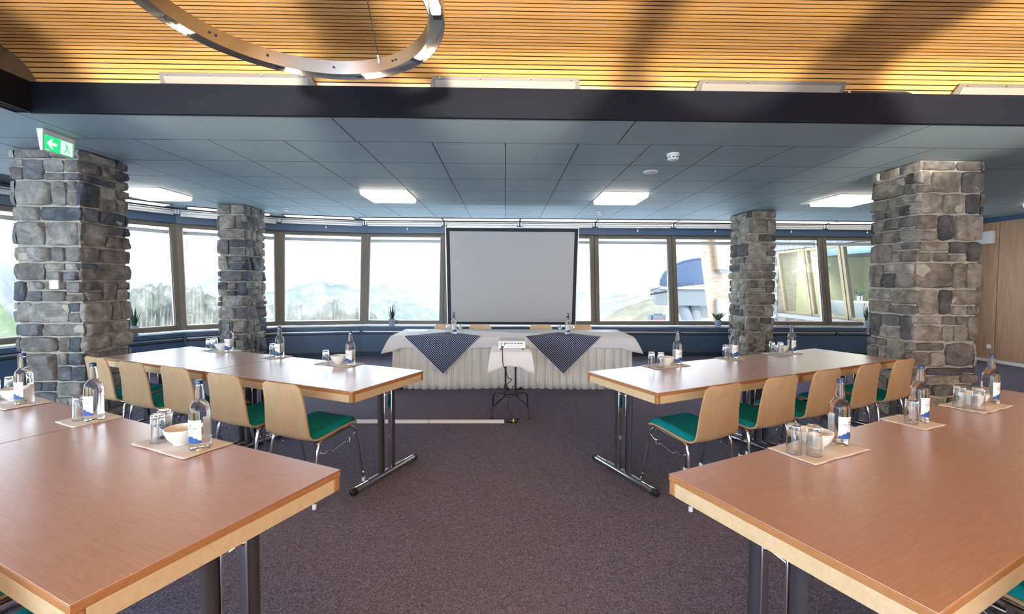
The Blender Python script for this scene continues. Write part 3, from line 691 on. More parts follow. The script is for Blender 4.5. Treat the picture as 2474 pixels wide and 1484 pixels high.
AL, AR = R(-25.2), R(25.0)
UL, VL = Vector((-math.cos(R(25.2)), math.sin(R(25.2)))), Vector((math.sin(R(25.2)), math.cos(R(25.2))))
UR, VR = Vector((math.cos(R(25)), math.sin(R(25)))), Vector((-math.sin(R(25)), math.cos(R(25))))
MLF, MLB, MRF, MRB = Vector((-0.812, 1.346)), Vector((-0.852, 3.300)), Vector((0.804, 1.299)), Vector((0.859, 3.272))
spots = [(MLF, UL, AL, 0.80, 'reddish wooden table in the left foreground, its end towards the aisle'), (MLF, UL, AL, 2.402, 'second table of the left foreground row, at the left picture edge'),
         (MLB, UL, AL, 0.80, 'white-reflecting wooden table in the rear left row, at the aisle'), (MLB, UL, AL, 2.402, 'outer table of the rear left row beside the stone columns'),
         (MRF, UR, AR, 0.80, 'reddish wooden table in the right foreground, its end towards the aisle'), (MRF, UR, AR, 2.402, 'second table of the right foreground row, at the right picture edge'),
         (MRB, UR, AR, 0.80, 'wooden table in the rear right row, at the aisle'), (MRB, UR, AR, 2.402, 'outer table of the rear right row beside the thick column')]
for i, (m, u, a, dd, lab) in enumerate(spots):
    o = tb if i == 0 else dup(tb)
    p = m+u*dd; o.location = (p.x, p.y, 0); o.rotation_euler = (0, 0, a); tag(o, lab, 'table', 'folding tables in angled rows')

# ================================================================== CHAIRS
def spline(pts, n):
    out = []; P = [pts[0]]+list(pts)+[pts[-1]]
    for i in range(1, len(P)-2):
        for k in range(n):
            t_ = k/n; a, b, c, d_ = (Vector(P[i+j]) for j in (-1, 0, 1, 2))
            out.append(0.5*((2*b)+(c-a)*t_+(2*a-5*b+4*c-d_)*t_*t_+(3*b-a-3*c+d_)*t_**3))
    out.append(Vector(P[-2])); return out
def make_chair():
    e = empty('conference_chair')
    pr = spline([(0.468, 0.428), (0.452, 0.447), (0.40, 0.456), (0.30, 0.450), (0.19, 0.437), (0.10, 0.430), (0.05, 0.436), (0.022, 0.462), (0.012, 0.51), (0.004, 0.60), (-0.008, 0.70), (-0.032, 0.82)], 4)
    n = len(pr); lens = [0]
    for a, b in zip(pr, pr[1:]): lens.append(lens[-1]+(b-a).length)
    Lt = lens[-1]
    def halfw(t_):
        if t_ < 0.45: w_ = 0.198+0.012*t_/0.45
        else: w_ = 0.210-0.037*max(0, (t_-0.52)/0.48)
        for edge in (t_*Lt, (1-t_)*Lt):
            if edge < 0.04: w_ -= 0.04-math.sqrt(max(0, 0.04**2-(0.04-edge)**2))
        return w_
    NU = 13; th = 0.0055
    def side(sgn):
        vs = []
        for i, p in enumerate(pr):
            t_ = lens[i]/Lt; tg = (pr[min(i+1, n-1)]-pr[max(i-1, 0)]).normalized(); nm = Vector((tg.y, -tg.x))   # points up / forward
            w_ = halfw(t_); cup = 0.010 if t_ > 0.5 else 0.006
            for k in range(NU):
                s_ = -1+2*k/(NU-1); c_ = cup*s_*s_
                q = p+nm*(c_+sgn*th); vs.append((s_*w_, q.x, q.y))
        return vs
    sh = MB(); top, bot = side(1), side(-1); m = n*NU
    fs = []
    for i in range(n-1):
        for k in range(NU-1):
            a = i*NU+k; fs.append((a, a+NU, a+NU+1, a+1)); fs.append((m+a, m+a+1, m+a+NU+1, m+a+NU))
    sh.add(top+bot, fs).build('plywood_shell', 'chair_plywood', e, ang=60)
    rim = []; loop = [k for k in range(NU)]+[i*NU+NU-1 for i in range(1, n)]+[(n-1)*NU+k for k in range(NU-2, -1, -1)]+[i*NU for i in range(n-2, 0, -1)]
    rb = MB(); L = len(loop); rb.add([top[i] for i in loop]+[bot[i] for i in loop], [(k, (k+1) % L, L+(k+1) % L, L+k) for k in range(L)])
    rb.build('shell_edge', 'ply_edge', e, ang=180)
    # cushion follows the seat
    seat = [i for i in range(n) if pr[i].x > 0.036 and pr[i].y < 0.47 and pr[i].x < 0.462]
    vs = []; NC = 17; ns = len(seat)
    for ii, i in enumerate(seat):
        p = pr[i]; tg = (pr[min(i+1, n-1)]-pr[max(i-1, 0)]).normalized(); nm = Vector((tg.y, -tg.x)); t_ = ii/(ns-1); w_ = halfw(lens[i]/Lt)-0.008
        for k in range(NC):
            s_ = -1+2*k/(NC-1); edge = min(1, (1-abs(s_))*6)*min(1, t_*7+0.0)*min(1, (1-t_)*5+0.0)
            q = p+nm*(th+0.001+0.032*math.sqrt(max(0, edge))+0.006*s_*s_); vs.append((s_*w_, q.x, q.y))
    MB().add(vs, [(i*NC+k, (i+1)*NC+k, (i+1)*NC+k+1, i*NC+k+1) for i in range(ns-1) for k in range(NC-1)]).build('seat_cushion', 'teal_fabric', e, ang=180)
    for s in (-1, 1):
        pts = spline([(s*0.232, 0.035, 0.012), (s*0.222, 0.060, 0.20), (s*0.214, 0.085, 0.385), (s*0.211, 0.115, 0.418), (s*0.208, 0.22, 0.428), (s*0.205, 0.36, 0.440), (s*0.206, 0.400, 0.428), (s*0.210, 0.425, 0.385), (s*0.220, 0.455, 0.20), (s*0.230, 0.487, 0.012)], 5)
        MB().tube(pts, 0.0105, 10).build('side_frame', 'chrome', e)
        for y, xx in ((0.035, 0.232), (0.487, 0.230)):
            MB().lathe([(0.013, 0), (0.015, 0.004), (0.0135, 0.03), (0.011, 0.034)], 12, (s*xx, y, 0)).build('foot_glide', 'white_plastic', e)
        z0 = 0.37
        MB().tube(spline([(s*0.215, 0.096, z0-0.02), (s*0.232, 0.12, z0-0.035), (s*0.232, 0.16, z0-0.02), (s*0.232, 0.19, z0-0.04), (s*0.234, 0.30, z0-0.012), (s*0.246, 0.325, z0-0.022), (s*0.246, 0.335, z0+0.002), (s*0.234, 0.33, z0+0.006), (s*0.232, 0.36, z0+0.004), (s*0.214, 0.418, z0+0.02)], 3), 0.0023, 6).build('linking_wire', 'chrome', e)
    for y, z in ((0.13, 0.414), (0.36, 0.432)):
        MB().tube([(-0.208, y, z), (-0.1, y, z-0.010), (0.1, y, z-0.010), (0.208, y, z)], 0.0085, 8).build('cross_bar', 'chrome', e)
    return e
ch = make_chair()
LNC = MLB-VL*0.4; RNC = MRB-VR*0.4; LFC = MLF-VL*0.4; RFC = MRF-VR*0.4
rowL = [(0.383, -0.225), (1.0, -0.21), (1.61, -0.20), (2.137, -0.235), (2.70, -0.23)]
rowR = [(0.349, -0.225), (0.970, -0.22), (1.547, -0.215), (2.135, -0.225), (2.71, -0.225)]
ordn = ['nearest the aisle', 'second from the aisle', 'third from the aisle', 'fourth from the aisle', 'outermost, beside the stone column']
chairs = []
for k, (u, v) in enumerate(rowL): chairs.append((LNC+UL*u+VL*v, AL, 'beech chair with teal seat in the rear left row, %s' % ordn[k]))
for k, (u, v) in enumerate(rowR): chairs.append((RNC+UR*u+VR*v, AR, 'beech chair with teal seat in the rear right row, %s' % ordn[k]))
for k, u in enumerate((0.385, 0.96)): chairs.append((LFC+UL*u-VL*0.245, AL, ('teal chair seat under the left foreground table corner', 'teal chair seat at the bottom left picture corner')[k]))
for k, u in enumerate((0.37, 1.0)): chairs.append((RFC+UR*u-VR*0.245, AR, ('teal chair seat under the right foreground table corner', 'teal chair seat at the bottom right picture corner')[k]))
for x, lab in ((-0.955, 'beech chair behind the white presenter table, leftmost'), (-0.40, 'beech chair behind the presenter table, left of the projector'), (0.575, 'beech chair behind the presenter table, right of the projector'), (1.215, 'beech chair behind the white presenter table, rightmost')):
    chairs.append((Vector((x, 6.99)), math.pi, lab))
for i, (p, a, lab) in enumerate(chairs):
    o = ch if i == 0 else dup(ch)
    o.location = (p.x, p.y, 0); o.rotation_euler = (0, 0, a+R(rnd.uniform(-1.5, 1.5))); tag(o, lab, 'chair', 'beech chairs with teal seat pads')

# ================================================================== TABLEWARE
def text_mesh(txt, size):
    cu = bpy.data.curves.new('txt', 'FONT'); cu.body = txt; cu.size = size; cu.align_x = 'CENTER'; cu.resolution_u = 2
    o = bpy.data.objects.new('txt', cu); COL.objects.link(o)
    bpy.context.view_layer.update()
    me = o.evaluated_get(bpy.context.evaluated_depsgraph_get()).to_mesh()
    v = [tuple(p.co) for p in me.vertices]; f = [tuple(p.vertices) for p in me.polygons]
    o.to_mesh_clear(); bpy.data.objects.remove(o); bpy.data.curves.remove(cu); return v, f
BR = 0.041
def make_bottle():
    e = empty('water_bottle')
    prof = [(0.030, 0.004), (0.037, 0.0), (0.0405, 0.005), (BR, 0.014), (BR, 0.165), (0.0398, 0.176), (0.0362, 0.188), (0.0300, 0.199), (0.0235, 0.207), (0.0205, 0.213), (0.0196, 0.222), (0.0192, 0.234), (0.0170, 0.250), (0.0146, 0.270), (0.0138, 0.279), (0.0146, 0.280), (0.0146, 0.2835), (0.0132, 0.285), (0.0125, 0.296)]
    MB().lathe([(0.004, 0.008)]+prof, 32).build('glass_body', 'bottle_glass', e)
    MB().lathe([(0.0140, 0.284), (0.0152, 0.285), (0.0152, 0.299), (0.0138, 0.3015)], 24).build('screw_cap', 'cap_navy', e)
    def patch(a0, a1, z0, z1, r, nm, mat, par=e, n=16):
        vs = []
        for k in range(n+1):
            a = a0+(a1-a0)*k/n
            for z in (z0, z1): vs.append((r*math.cos(a), r*math.sin(a), z))
        return MB().add(vs, [(2*k, 2*k+2, 2*k+3, 2*k+1) for k in range(n)]).build(nm, mat, par)
    # front label faces local -y (angle -90 deg)
    lb = patch(R(-90-62), R(-90+62), 0.040, 0.134, BR+0.0005, 'front_label', 'label_white')
    patch(R(-90-62), R(-90+62), 0.034, 0.0405, BR+0.0006, 'label_base', 'label_blue', lb)
    # blue peak
    vs = []; fs = []; n = 16
    for k in range(n+1):
        a = R(-90-62+124*k/n); q = abs(k/n-0.5)*2; zt = 0.041+0.026*max(0, 1-q)**0.8+0.003*math.sin(k*2.1)
        vs += [((BR+0.0008)*math.cos(a), (BR+0.0008)*math.sin(a), 0.0402), ((BR+0.0008)*math.cos(a), (BR+0.0008)*math.sin(a), max(zt, 0.0405))]
    MB().add(vs, [(2*k, 2*k+2, 2*k+3, 2*k+1) for k in range(n)]).build('label_mountain', 'label_blue', lb)
    for txt, size, z in (('ALLGÄUER', 0.0115, 0.096),):
        v, f = text_mesh(txt, size); rr = BR+0.0010
        MB().add([(rr*math.cos(R(-90)+p[0]/rr), rr*math.sin(R(-90)+p[0]/rr), z+p[1]) for p in v], f).build('label_lettering', 'label_ink', lb, smooth=False)
    rr = BR+0.0010
    for k in range(9):
        u0 = -0.020+k*0.0046
        MB().add([(rr*math.cos(R(-90)+u/rr), rr*math.sin(R(-90)+u/rr), z_) for u, z_ in ((u0, 0.089), (u0+0.0026, 0.089), (u0+0.0026, 0.0912), (u0, 0.0912))], [(0, 1, 2, 3)]).build('print_dash', 'label_ink', lb, smooth=False)
    MB().add([(rr*math.cos(R(-90)+u/rr), rr*math.sin(R(-90)+u/rr), 0.108+v) for u, v in ((-0.005, 0), (0.005, 0), (0.0, 0.007))], [(0, 1, 2)]).build('label_emblem', 'label_ink', lb, smooth=False)
    patch(R(90-48), R(90+48), 0.045, 0.130, BR+0.0005, 'back_label', 'label_white')
    return e
def make_tumbler():   # stands upside down
    e = empty('drinking_glass'); h = 0.128
    prof = [(0.0305, 0.0), (0.0285, 0.062), (0.0272, h-0.018), (0.0268, h-0.003), (0.0250, h), (0.004, h-0.0015), (0.004, h-0.0165), (0.0235, h-0.019), (0.0250, h-0.024), (0.0265, 0.062), (0.0288, 0.001)]
    N = 28; vs = []; fs = []; m = len(prof)
    for r_, z in prof:
        for k in range(N): a = 2*math.pi*k/N; vs.append((r_*math.cos(a), r_*math.sin(a), z))
    for i in range(m):
        j = (i+1) % m
        if i in (5,): continue
        for k in range(N): fs.append((i*N+k, i*N+(k+1) % N, j*N+(k+1) % N, j*N+k))
    fs.append(tuple(5*N+k for k in range(N))); fs.append(tuple(6*N+k for k in range(N))[::-1])
    MB().add(vs, fs).build('glass_wall', 'tumbler_glass', e)
    return e
def make_bowl():
    e = empty('bowl')
    MB().lathe([(0.002, 0.010), (0.026, 0.010), (0.040, 0.020), (0.055, 0.040), (0.0645, 0.066), (0.067, 0.0735), (0.069, 0.0745), (0.0705, 0.072), (0.067, 0.058), (0.058, 0.036), (0.044, 0.016), (0.034, 0.009), (0.0335, 0.001), (0.032, 0.0), (0.002, 0.002)][::-1], 36).build('bowl_body', 'porcelain', e, ang=60)
    return e
def napkin(c, ang, w_, d_, z, label, seed, mat='napkin_paper'):
    r_ = random.Random(seed)
    NX, NY = 26, 14; ph = [r_.uniform(0, 6) for _ in range(4)]
    def f(i, j):
        x, y = (i-0.5)*w_, (j-0.5)*d_
        edge = max(0, max(abs(i-0.5)*2, abs(j-0.5)*2)-0.8)*5
        zz = 0.0022+0.0012*(1+math.sin(x*38+ph[0]))*edge+0.0018*math.exp(-((x-0.01)/0.006)**2)*(1 if w_ > 0.3 else 0)
        return (x+0.002*math.sin(y*40+ph[1]), y+0.002*math.sin(x*30+ph[2]), zz)
    o = MB().grid(NX, NY, f).build('napkin', mat, loc=(c[0], c[1], z), rz=ang, ang=180, solid=0.0022)
    return tag(o, label, 'napkin', 'paper napkins on the tables')
bo, tu, bw = make_bottle(), make_tumbler(), make_bowl()
first = {'b': True, 't': True, 'w': True}
def place(kind, p, z, rz, label):
    src = {'b': bo, 't': tu, 'w': bw}[kind]
    o = src if first[kind] else dup(src); first[kind] = False
    o.location = (p[0], p[1], z); o.rotation_euler = (0, 0, rz)
    tag(o, label, {'b': 'bottle', 't': 'glass', 'w': 'bowl'}[kind], {'b': 'water bottles', 't': 'upturned drinking glasses', 'w': 'white bowls'}[kind]); return o
ZN = TZ+0.0045
SETS = [
 # name, side, napkin centre, wide?, bottle, glasses, bowls
 ('on the left foreground table nearest the aisle', 'L', (-1.46, 1.983), 1, (-1.338, 1.926), [(-1.581, 2.003), (-1.603, 2.070)], [(-1.455, 1.980)]),
 ('on the small square napkin of the left foreground table', 'L', (-2.204, 2.340), 0, (-2.164, 2.326), [(-2.240, 2.328)], []),
 ('at the left picture edge', 'L', (-2.965, 2.690), 1, (-2.867, 2.644), [(-3.125, 2.715), (-3.105, 2.790)], [(-2.995, 2.715)]),
 ('on the rear left table nearest the aisle', 'L', (-1.496, 3.955), 1, (-1.371, 3.891), [(-1.596, 3.909)], [(-1.500, 3.950)]),
 ('in the middle of the rear left row', 'L', (-2.233, 4.310), 0, (-2.200, 4.294), [(-2.280, 4.317)], []),
 ('on the rear left row in front of the slim column', 'L', (-3.020, 4.700), 1, (-2.909, 4.650), [(-3.134, 4.672), (-3.120, 4.742)], [(-3.015, 4.700)]),
 ('on the right foreground table nearest the aisle', 'R', (1.405, 1.905), 1, (1.543, 1.969), [(1.259, 1.857), (1.331, 1.834)], [(1.402, 1.925)]),
 ('on the small square napkin of the right foreground table', 'R', (2.190, 2.286), 0, (2.237, 2.298), [(2.161, 2.262)], []),
 ('at the right picture edge', 'R', (2.885, 2.600), 1, (3.043, 2.664), [(2.742, 2.565), (2.812, 2.523)], [(2.880, 2.612)]),
 ('on the rear right table nearest the aisle', 'R', (1.451, 3.891), 1, (1.582, 3.970), [(1.303, 3.844), (1.372, 3.806)], [(1.460, 3.910)]),
 ('in the middle of the rear right row', 'R', (2.228, 4.266), 0, (2.275, 4.295), [(2.195, 4.290)], []),
 ('on the rear right row in front of the thick column', 'R', (2.962, 4.596), 1, (3.108, 4.665), [(2.840, 4.580), (2.905, 4.540)], [(2.975, 4.640)]),
]
for k, (lab, sd, nc, wide, b_, gs, bs) in enumerate(SETS):
    a = AL if sd == 'L' else AR
    grey = lab.startswith('on the rear') or lab.startswith('in the middle')
    napkin(nc, a+R(rnd.uniform(-2, 2)), 0.405 if wide else 0.205, 0.205, TZ, ('long' if wide else 'square')+' paper napkin '+lab, k, 'napkin_paper')
    place('b', b_, ZN, a+R(rnd.uniform(-6, 6)), 'water bottle '+lab)
    for q, g in enumerate(gs):
        w_ = '' if len(gs) == 1 else ('left ' if g[0] == min(h_[0] for h_ in gs) else 'right ')
        place('t', g, ZN, rnd.uniform(0, 3), 'upturned %sdrinking glass %s' % (w_, lab))
    for g in bs: place('w', g, ZN, rnd.uniform(0, 3), 'white porcelain bowl '+lab)

# ================================================================== PRESENTER TABLE
PXL, PXR, PYF, PYB, PZ = -1.56, 1.775, 6.02, 6.92, 0.742
for i, (x0, x1, lab) in enumerate(((PXL+0.03, 0.10, 'left folding table hidden under the white presenter cloth'), (0.11, PXR-0.03, 'right folding table hidden under the white presenter cloth'))):
    e = empty('presenter_table', ((x0+x1)/2, (PYF+PYB)/2, 0)); tag(e, lab, 'table', 'cloth covered presenter tables'); hw = (x1-x0)/2; hd = (PYB-PYF)/2-0.03
    MB().box(-hw, hw, -hd, hd, PZ-0.03, PZ-0.004).build('table_top', 'table_edge', e, bevel=0.003)
    for s in (-1, 1):
        X = s*(hw-0.10) if not (i == 0 and s < 0) else -hw+0.10
        for q in (-1, 1): MB().box(X-0.016, X+0.016, q*0.07-0.025, q*0.07+0.025, 0.05, PZ-0.03).build('leg', 'dark_metal', e, bevel=0.006)
        MB().tube([(X, -hd-0.02, 0.026), (X, hd+0.02, 0.026)], 0.024, 12).build('foot_bar', 'chrome', e)
        MB().tube([(X, -hd-0.055, 0.024), (X, -hd-0.02, 0.026)], [0.012, 0.026], 12).build('foot_cap', 'black_plastic', e)
def drape(name, x0, x1, y0, y1, z, drop, tip_out, tip_drop, mat, label, seed, folds=3.0, front_out=0.012):
    """cloth lying on a rectangle and hanging over its edges, with flared corners"""
    r_ = random.Random(seed); ph = [r_.uniform(0, 6.28) for _ in range(4)]
    per = []; N = 46
    cs = [(x0, y0), (x1, y0), (x1, y1), (x0, y1)]; nn = [(0, -1), (1, 0), (0, 1), (-1, 0)]
    vs, fs = [], []
    rings = 7
    pts = []
    for s in range(4):
        a, b = Vector(cs[s]), Vector(cs[(s+1) % 4]); L = (b-a).length; n0 = Vector(nn[s]); npv = Vector(nn[s-1]); nnx = Vector(nn[(s+1) % 4])
        for k in range(N):
            f = k/N; p = a+(b-a)*f; da, db = f*L, (1-f)*L
            ca = max(0, 1-da/0.16); cb = max(0, 1-db/0.16)
            diag = (n0+npv).normalized() if ca > cb else (n0+nnx).normalized(); c_ = max(ca, cb)
            c_ = c_*c_*(3-2*c_)
            wv = 0.010*math.sin(folds*f*6.28+ph[s])*(1-c_)
            pts.append((p, (n0*(1-c_)+diag*c_), front_out*(1-c_)+wv*0.6+tip_out*c_, drop+(tip_drop-drop)*c_+0.004*math.sin(f*21+ph[s])))
    M_ = len(pts)
    for j in range(rings+1):
        t_ = j/rings
        for p, n0, out, dr in pts:
            if j == 0: q = (p.x, p.y, z)
            else: q = (p.x+n0.x*(out*t_**0.8+0.004), p.y+n0.y*(out*t_**0.8+0.004), z-0.004-(dr-0.004)*t_)
            vs.append(q)
    for j in range(rings):
        for k in range(M_): fs.append((j*M_+k, (j+1)*M_+k, (j+1)*M_+(k+1) % M_, j*M_+(k+1) % M_))
    m = MB().add(vs, fs)
    # top surface with pressed crease lines
    m.add([pts[k][0].to_3d()+Vector((0, 0, z)) for k in range(M_)], [tuple(range(M_))])
    o = m.build(name, mat, ang=50, solid=0.0015); return tag(o, label, 'tablecloth')
drape('tablecloth', PXL-0.005, PXR+0.005, PYF-0.01, PYB+0.01, PZ+0.010, 0.165, 0.15, 0.225, 'cloth_white', 'white tablecloth with flared corners over the presenter table', 3)
# pressed creases as fine ridges of the cloth
cr = MB()
for x in (-1.22, -0.87, -0.52, -0.17, 0.18, 0.53, 0.88, 1.23, 1.52): cr.tube([(x, PYF, PZ+0.0105), (x, PYB, PZ+0.0105)], 0.0022, 4)
for y in (6.30, 6.62): cr.tube([(PXL, y, PZ+0.0105), (PXR, y, PZ+0.0105)], 0.0022, 4)
cro = cr.build('pressed_crease', 'cloth_white', bpy.data.objects['tablecloth'])
# pleated skirting
def skirt():
    path = []; L0 = PYB-PYF-0.04; L1 = PXR-PXL
    r_ = random.Random(9); per = []
    x = 0
    tot = L0+L1+L0; n = 620; vs = []; NZ = 7; ph = 0
    freq = [(r_.uniform(0.085, 0.135)) for _ in range(80)]; phs = []; acc = 0; k = 0; nxt = freq[0]; base = 0
    for i in range(n+1):
        s_ = tot*i/n
        while s_ > base+freq[k]: base += freq[k]; k += 1
        phs.append(2*math.pi*(s_-base)/freq[k])
    for j in range(NZ):
        z = 0.012+(0.700-0.012)*j/(NZ-1); amp = 0.034-0.020*j/(NZ-1)
        for i in range(n+1):
            s_ = tot*i/n; wv = amp*(math.sin(phs[i])+0.35*math.sin(2*phs[i]+1.0+0.6*z)+0.25*math.sin(s_*5))
            if s_ < L0: p = Vector((PXL+0.012, PYB-0.03-s_)); nn = Vector((-1, 0))
            elif s_ < L0+L1: p = Vector((PXL+0.012+(s_-L0)/L1*(L1-0.024), PYF+0.010)); nn = Vector((0, -1))
            else: p = Vector((PXR-0.012, PYF+0.010+(s_-L0-L1))); nn = Vector((1, 0))
            q = p+nn*(wv*0.7-0.004); zz = z
            if j == 0: zz = 0.010+0.006*math.sin(s_*3.1)+0.006
            vs.append((q.x, q.y, zz))
    o = MB().add(vs, [(j*(n+1)+i, j*(n+1)+i+1, (j+1)*(n+1)+i+1, (j+1)*(n+1)+i) for j in range(NZ-1) for i in range(n)]).build('table_skirt', 'cloth_skirt', ang=180, solid=0.002)
    tag(o, 'cream pleated skirt hanging around the presenter table to the floor', 'table skirt')
skirt()
def gingham(cx, half, label, seed):
    r_ = random.Random(seed); N = 45; yf = PYF-0.034; zt = PZ+0.0135; rot = r_.uniform(-0.03, 0.03); cy = 0.0
    def f(i, j):
        a, b = (i-0.5)*2*half, (j-0.5)*2*half
        u = (a+b)/math.sqrt(2); t_ = (b-a)/math.sqrt(2)+u*rot
        if t_ >= 0: return (cx+u, yf+t_, zt+0.0006*math.sin(u*23))
        dd = -t_; y = yf-0.004*min(1, dd/0.01)-0.012*math.sin(u*9+seed)*dd*1.2-0.01*dd
        return (cx+u*(1-0.05*dd), y, zt-max(0, dd-0.002))
    o = MB().grid(N, N, f, lambda i, j: (i*half*2, j*half*2)).build('gingham_cloth', 'gingham', ang=180, solid=0.001)
    hem = MB().tube([f(i/40, 0) for i in range(41)]+[f(1, j/40) for j in range(1, 41)]+[f(1-i/40, 1) for i in range(1, 41)]+[f(0, 1-j/40) for j in range(1, 40)], 0.0028, 5, closed=True).build('white_hem', 'cloth_white', o)
    tag(o, label, 'cloth', 'checked table cloths')
gingham(-0.845, 0.372, 'blue and white checked cloth hanging diagonally left of the projector', 2)
gingham(0.805, 0.372, 'blue and white checked cloth hanging diagonally right of the projector', 5)
for cx, w_ in ((-0.733, 'left'), (0.901, 'right')):
    place('b', (cx, 6.26), PZ+0.0145, R(20 if cx < 0 else 8), 'water bottle on the %s checked cloth of the presenter table' % w_)
    for k, dx in enumerate((-0.10, 0.085)): place('t', (cx+dx, 6.36), PZ+0.0145, 0.3, 'small upturned glass %s of the bottle on the %s checked cloth' % (('left', 'right')[k], w_))
for cx, w_ in ((-1.32, 'left'), (1.42, 'right')):
    o = MB().box(-0.15, 0.15, -0.105, 0.105, 0, 0.003).build('paper_sheet', 'label_white', loc=(cx, 6.62, PZ+0.013), rz=R(2)); tag(o, 'white sheet of paper on the %s end of the presenter table' % w_, 'paper')

# ================================================================== PROJECTOR STAND
JX, JY0, JY1, JZ = 0.064, 4.66, 5.10, 0.758
st = empty('projector_stand', (JX, 4.92, 0)); tag(st, 'small folding table with bent black tube legs under the projector', 'table')
MB().box(-0.205, 0.205, -0.235, 0.175, JZ-0.022, JZ-0.003).build('table_top', 'white_paint', st, bevel=0.003)
for s in (-1, 1):
    MB().tube(spline([(s*0.055, -0.03, JZ-0.02), (s*0.056, -0.03, 0.5), (s*0.058, -0.03, 0.26), (s*0.075, -0.05, 0.205), (s*0.15, -0.13, 0.16), (s*0.195, -0.18, 0.11), (s*0.205, -0.195, 0.012)], 5), 0.0095, 9).build('leg', 'black_metal', st)
    MB().tube(spline([(s*0.058, 0.02, JZ-0.02), (s*0.058, 0.02, 0.5), (s*0.060, 0.02, 0.27), (s*0.08, 0.05, 0.225), (s*0.16, 0.14, 0.205), (s*0.200, 0.20, 0.15), (s*0.205, 0.22, 0.012)], 5), 0.0095, 9).build('leg', 'black_metal', st)
    for y in (-0.195, 0.22): MB().lathe([(0.013, 0), (0.013, 0.018)], 10, (s*0.205, y, 0)).build('rubber_foot', 'black_plastic', st)
for z in (0.60, 0.225): MB().tube([(-0.06, -0.03, z), (0.06, -0.03, z)], 0.008, 8).build('cross_bar', 'black_metal', st)
MB().box(-0.07, 0.07, -0.045, 0.035, 0.585, 0.60).build('bracket', 'black_metal', st, bevel=0.003)
drape('tablecloth', JX-0.212, JX+0.212, JY0+0.015, JY1, JZ, 0.165, 0.055, 0.235, 'cloth_white', 'small white cloth draped over the projector stand', 8, 1.5, 0.022)
pj = empty('projector', (JX+0.012, 4.845, JZ+0.002)); tag(pj, 'white projector showing its rear ports on the small draped stand', 'projector')
MB().hexa([(-0.148, -0.115, 0.012), (0.148, -0.115, 0.012), (0.150, 0.115, 0.012), (-0.150, 0.115, 0.012), (-0.150, -0.113, 0.096), (0.150, -0.113, 0.096), (0.146, 0.11, 0.106), (-0.146, 0.11, 0.106)]).build('housing', 'white_plastic', pj, bevel=0.010, seg=3)
for x in (-0.12, 0.12):
    for y in (-0.09, 0.09): MB().lathe([(0.012, -0.001), (0.012, 0.014)], 12, (x, y, 0)).build('foot', 'black_plastic', pj)
for x, z, w_, h_, mat in ((-0.118, 0.074, 0.004, 0.004, 'gasket'), (-0.118, 0.062, 0.004, 0.004, 'gasket'), (-0.118, 0.050, 0.004, 0.004, 'gasket'), (-0.080, 0.068, 0.006, 0.006, 'gasket'), (-0.080, 0.054, 0.005, 0.004, 'gasket'), (-0.062, 0.068, 0.004, 0.006, 'gasket'), (-0.048, 0.070, 0.004, 0.003, 'gasket'),
                       (-0.028, 0.070, 0.010, 0.003, 'gasket'), (0.000, 0.070, 0.011, 0.004, 'label_blue'), (0.034, 0.070, 0.011, 0.004, 'label_blue'), (0.070, 0.069, 0.010, 0.004, 'gasket'), (0.102, 0.068, 0.010, 0.004, 'gasket'), (-0.106, 0.030, 0.014, 0.010, 'gasket')):
    MB().box(x-w_, x+w_, -0.1175, -0.112, z-h_, z+h_).build('port', mat, pj, bevel=0.001)
for x, w_ in ((-0.045, 0.014), (-0.018, 0.005), (0.005, 0.004), (0.026, 0.010), (0.052, 0.011), (0.082, 0.010)):
    MB().box(x-w_, x+w_, -0.1165, -0.112, 0.030, 0.0325).build('print_line', 'blind_fabric', pj, smooth=False)
MB().tube([(0.07, 0.10, 0.06), (0.07, 0.135, 0.06)], 0.035, 20).build('lens', 'black_plastic', pj)
wv = spline([(JX-0.094, 4.725, JZ+0.028), (JX-0.094, 4.69, JZ+0.022), (JX-0.092, 4.655, JZ-0.02), (JX-0.085, 4.635, 0.62), (JX-0.055, 4.64, 0.555), (JX-0.03, 4.70, 0.46), (JX+0.015, 4.76, 0.425), (JX-0.04, 4.80, 0.36), (JX-0.065, 4.80, 0.25), (JX-0.03, 4.83, 0.21), (JX+0.04, 4.82, 0.23), (JX+0.01, 4.80, 0.27), (JX-0.03, 4.79, 0.16), (JX-0.02, 4.74, 0.09), (JX+0.03, 4.68, 0.03), (JX+0.075, 4.645, 0.012), (JX+0.085, 4.615, 0.022)], 6)
tag(MB().tube(wv, 0.0042, 7).build('power_cable', 'black_plastic', ang=180), 'black cable hanging from the projector to the floor connector', 'cable')
lp = spline([(JX-0.05, 4.86, 0.26), (JX-0.075, 4.87, 0.31), (JX-0.06, 4.88, 0.34), (JX-0.02, 4.875, 0.30), (JX-0.01, 4.87, 0.245), (JX+0.03, 4.87, 0.325), (JX+0.06, 4.87, 0.30), (JX+0.05, 4.88, 0.24), (JX+0.10, 4.87, 0.228), (JX-0.03, 4.865, 0.236), (JX-0.08, 4.87, 0.26)], 6)
tag(MB().tube(lp, 0.0042, 7).build('cable_loop', 'black_plastic', ang=180), 'coiled black spare cable resting on the stand crossbar', 'cable')
cd = empty('cable_duct', (-0.78, 4.60, 0)); tag(cd, 'pale plastic cable duct lying across the carpet', 'cable duct')
for x0, x1 in ((-1.55, -0.02), (-0.015, 0.775)):
    MB().prism([(-0.020, 0), (0.020, 0), (0.018, 0.020), (0.010, 0.034), (-0.010, 0.034), (-0.018, 0.020)], lambda u, v, t: (t, u, v), x1, x0).build('duct_length', 'duct_plastic', cd, bevel=0.002)
pg = empty('power_connector', (0.075, 4.605, 0.024)); tag(pg, 'black power connector with a yellow band at the end of the duct', 'connector')
